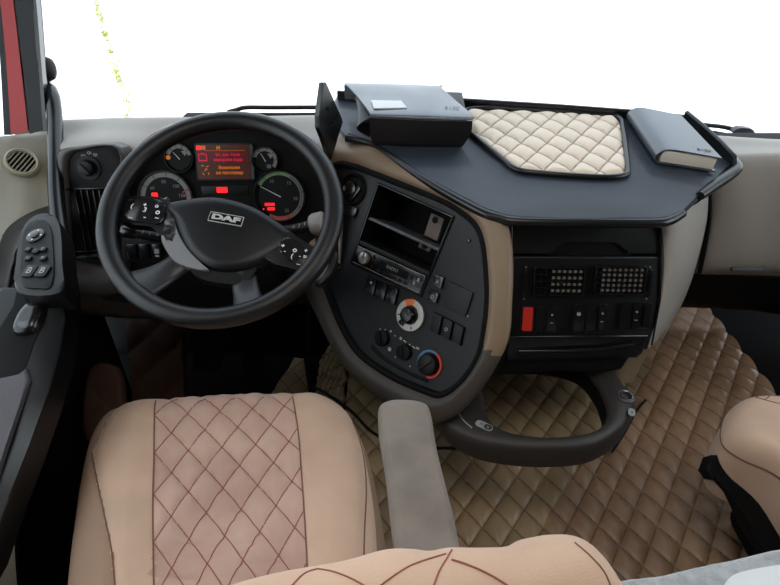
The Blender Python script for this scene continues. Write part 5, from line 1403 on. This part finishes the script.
loft(bm, [[PS.w(cxm + (p[0] - cxm) * k, cym + (p[1] - cym) * k, h) for p in pl[::4]] for k, h in ((.97, -.035), (.985, -.05), (1.0, -.09), (1.0, -.13), (.96, -.165))], 2, 4, closed=True); obj('seat_side', bm, m_seat, ps, sharp=80)
bm = nb(); tube(bm, [PS.w(cxm + (p[0] - cxm) * .995, cym + (p[1] - cym) * .995, -.040) for p in pl], .0022, 6, closed=True); obj('seam', bm, MATS['brown_thread'], ps)
pbv = world_bvh(pcu, WM[ps.name])
for ln in (((752, 396), (765, 400), (785, 405)), ((765, 400), (775, 392), (785, 388))): on_surface('stitching', ln, .0009, m_red, pcu, pbv)
bm = nb(); box(bm, IDN, .80, 1.25, .30, .80, .33, .60, .03); obj('pedestal', bm, m_deep, ps)
bm = nb(); BR = Frame(T_(740, 500, z=.60), (1, 0, 0), (0, .8, .6))
prism(bm, BR.M, BR.locs([(706, 470), (711, 457), (724, 453), (730, 459), (745, 478), (775, 505), (800, 530), (800, 600), (768, 556), (750, 530), (732, 492), (722, 481), (712, 479)]), -.03, .0, .006, 3); obj('bracket', bm, m_deep, ps)

# ================================================================== PLUSH COVERED BOX, bottom right
GX = Frame(T_(740, 580, z=.80), (1, 0.12, 0), (0, 1, 0))
gb_ = thing('plush_covered_box', 'pale grey plush covered box with white plastic plate at the bottom right corner', 'box', Vector((.60, .20, .32)))
gpx = [(600, 582), (650, 572), (700, 561), (740, 552), (790, 543), (850, 535), (880, 620), (860, 720), (600, 720), (600, 620)]
gl_ = smooth2(GX.locs(gpx), 8)
def gz(x, y): return .006 * noise.noise(Vector((x * 12, y * 12, 2))) + .002 * noise.noise(Vector((x * 60, y * 60, 2)))
pdg = Pad(GX, gl_, gz, edge=.25, R=.03, depth=.10)
bm = nb(); pdg.build(bm, rings=60); obj('plush_cover', bm, m_plush, gb_, sharp=80)
bm = nb(); box(bm, IDN, .42, .80, .02, .34, .33, .70, .02); obj('body', bm, m_deep, gb_)
wp_ = smooth2(GX.locs([(724, 590), (728, 580), (742, 573), (780, 566), (830, 560), (840, 600), (800, 640), (720, 640)], .006), 5)
bm = nb(); prism(bm, GX.M, wp_, -.01, .010, .004, 3); prism(bm, GX.M, smooth2(GX.locs([(746, 586), (765, 580), (800, 574), (805, 600), (745, 604)], .01), 4), .009, .0125, .002); obj('plate', bm, m_plastw, gb_)

# outer cowl the wipers rest on
bm = nb(); cwl = [T_(*p, y=1.86) + Vector((0, 0, -.016)) for p in ((180, 114), (300, 114), (420, 115), (560, 120), (690, 128), (760, 138), (860, 148))]
loft(bm, [[p + Vector((0, -.06, .0)) for p in cwl], cwl, [p + Vector((0, .10, -.02)) for p in cwl], [p + Vector((0, .14, -.2)) for p in cwl]], 4, 3, thick=.005); obj('trim_5', bm, m_deep, kind='structure')
# ================================================================== WIPERS outside the windscreen
def wiper(label, pts, arm, th=.006):
    t = thing('wiper', label, 'windscreen wiper', Matrix.Translation(pts[0]))
    bm = nb(); tube(bm, catmull(pts, 5), th, 8, flat=.7); obj('blade', bm, m_rubber, t)
    bm = nb(); tube(bm, catmull(arm, 5), th * 1.2, 8); obj('arm', bm, m_black, t)
    return t
wiper('thin black windscreen wiper lying behind the upright end plate of the tray', [T_(*p, y=1.84) for p in ((262, 114.5), (290, 115), (330, 113), (380, 112))], [T_(*p, y=1.86) for p in ((228, 112), (236, 110), (246, 107.5), (270, 107.5), (330, 107.5), (380, 109))])
w2 = wiper('black windscreen wiper lying at the right end of the windscreen', [T_(*p, y=1.86) for p in ((690, 126), (715, 132.5), (750, 137), (790, 141), (840, 146))], [T_(*p, y=1.87) for p in ((694, 124), (705, 125), (720, 126.5), (730, 128.5), (740, 132), (756, 135), (780, 140))])
bm = nb(); fr = Frame(T_(742, 131, y=1.85), (1, -.0, -.10), (0, 0, 1)); prism(bm, fr.M, smooth2([(-.035, -.006), (-.025, .010), (0, .014), (.03, .010), (.04, -.008), (0, -.012)], 4), -.012, .012, .004); obj('arm_joint', bm, m_spoke, w2)
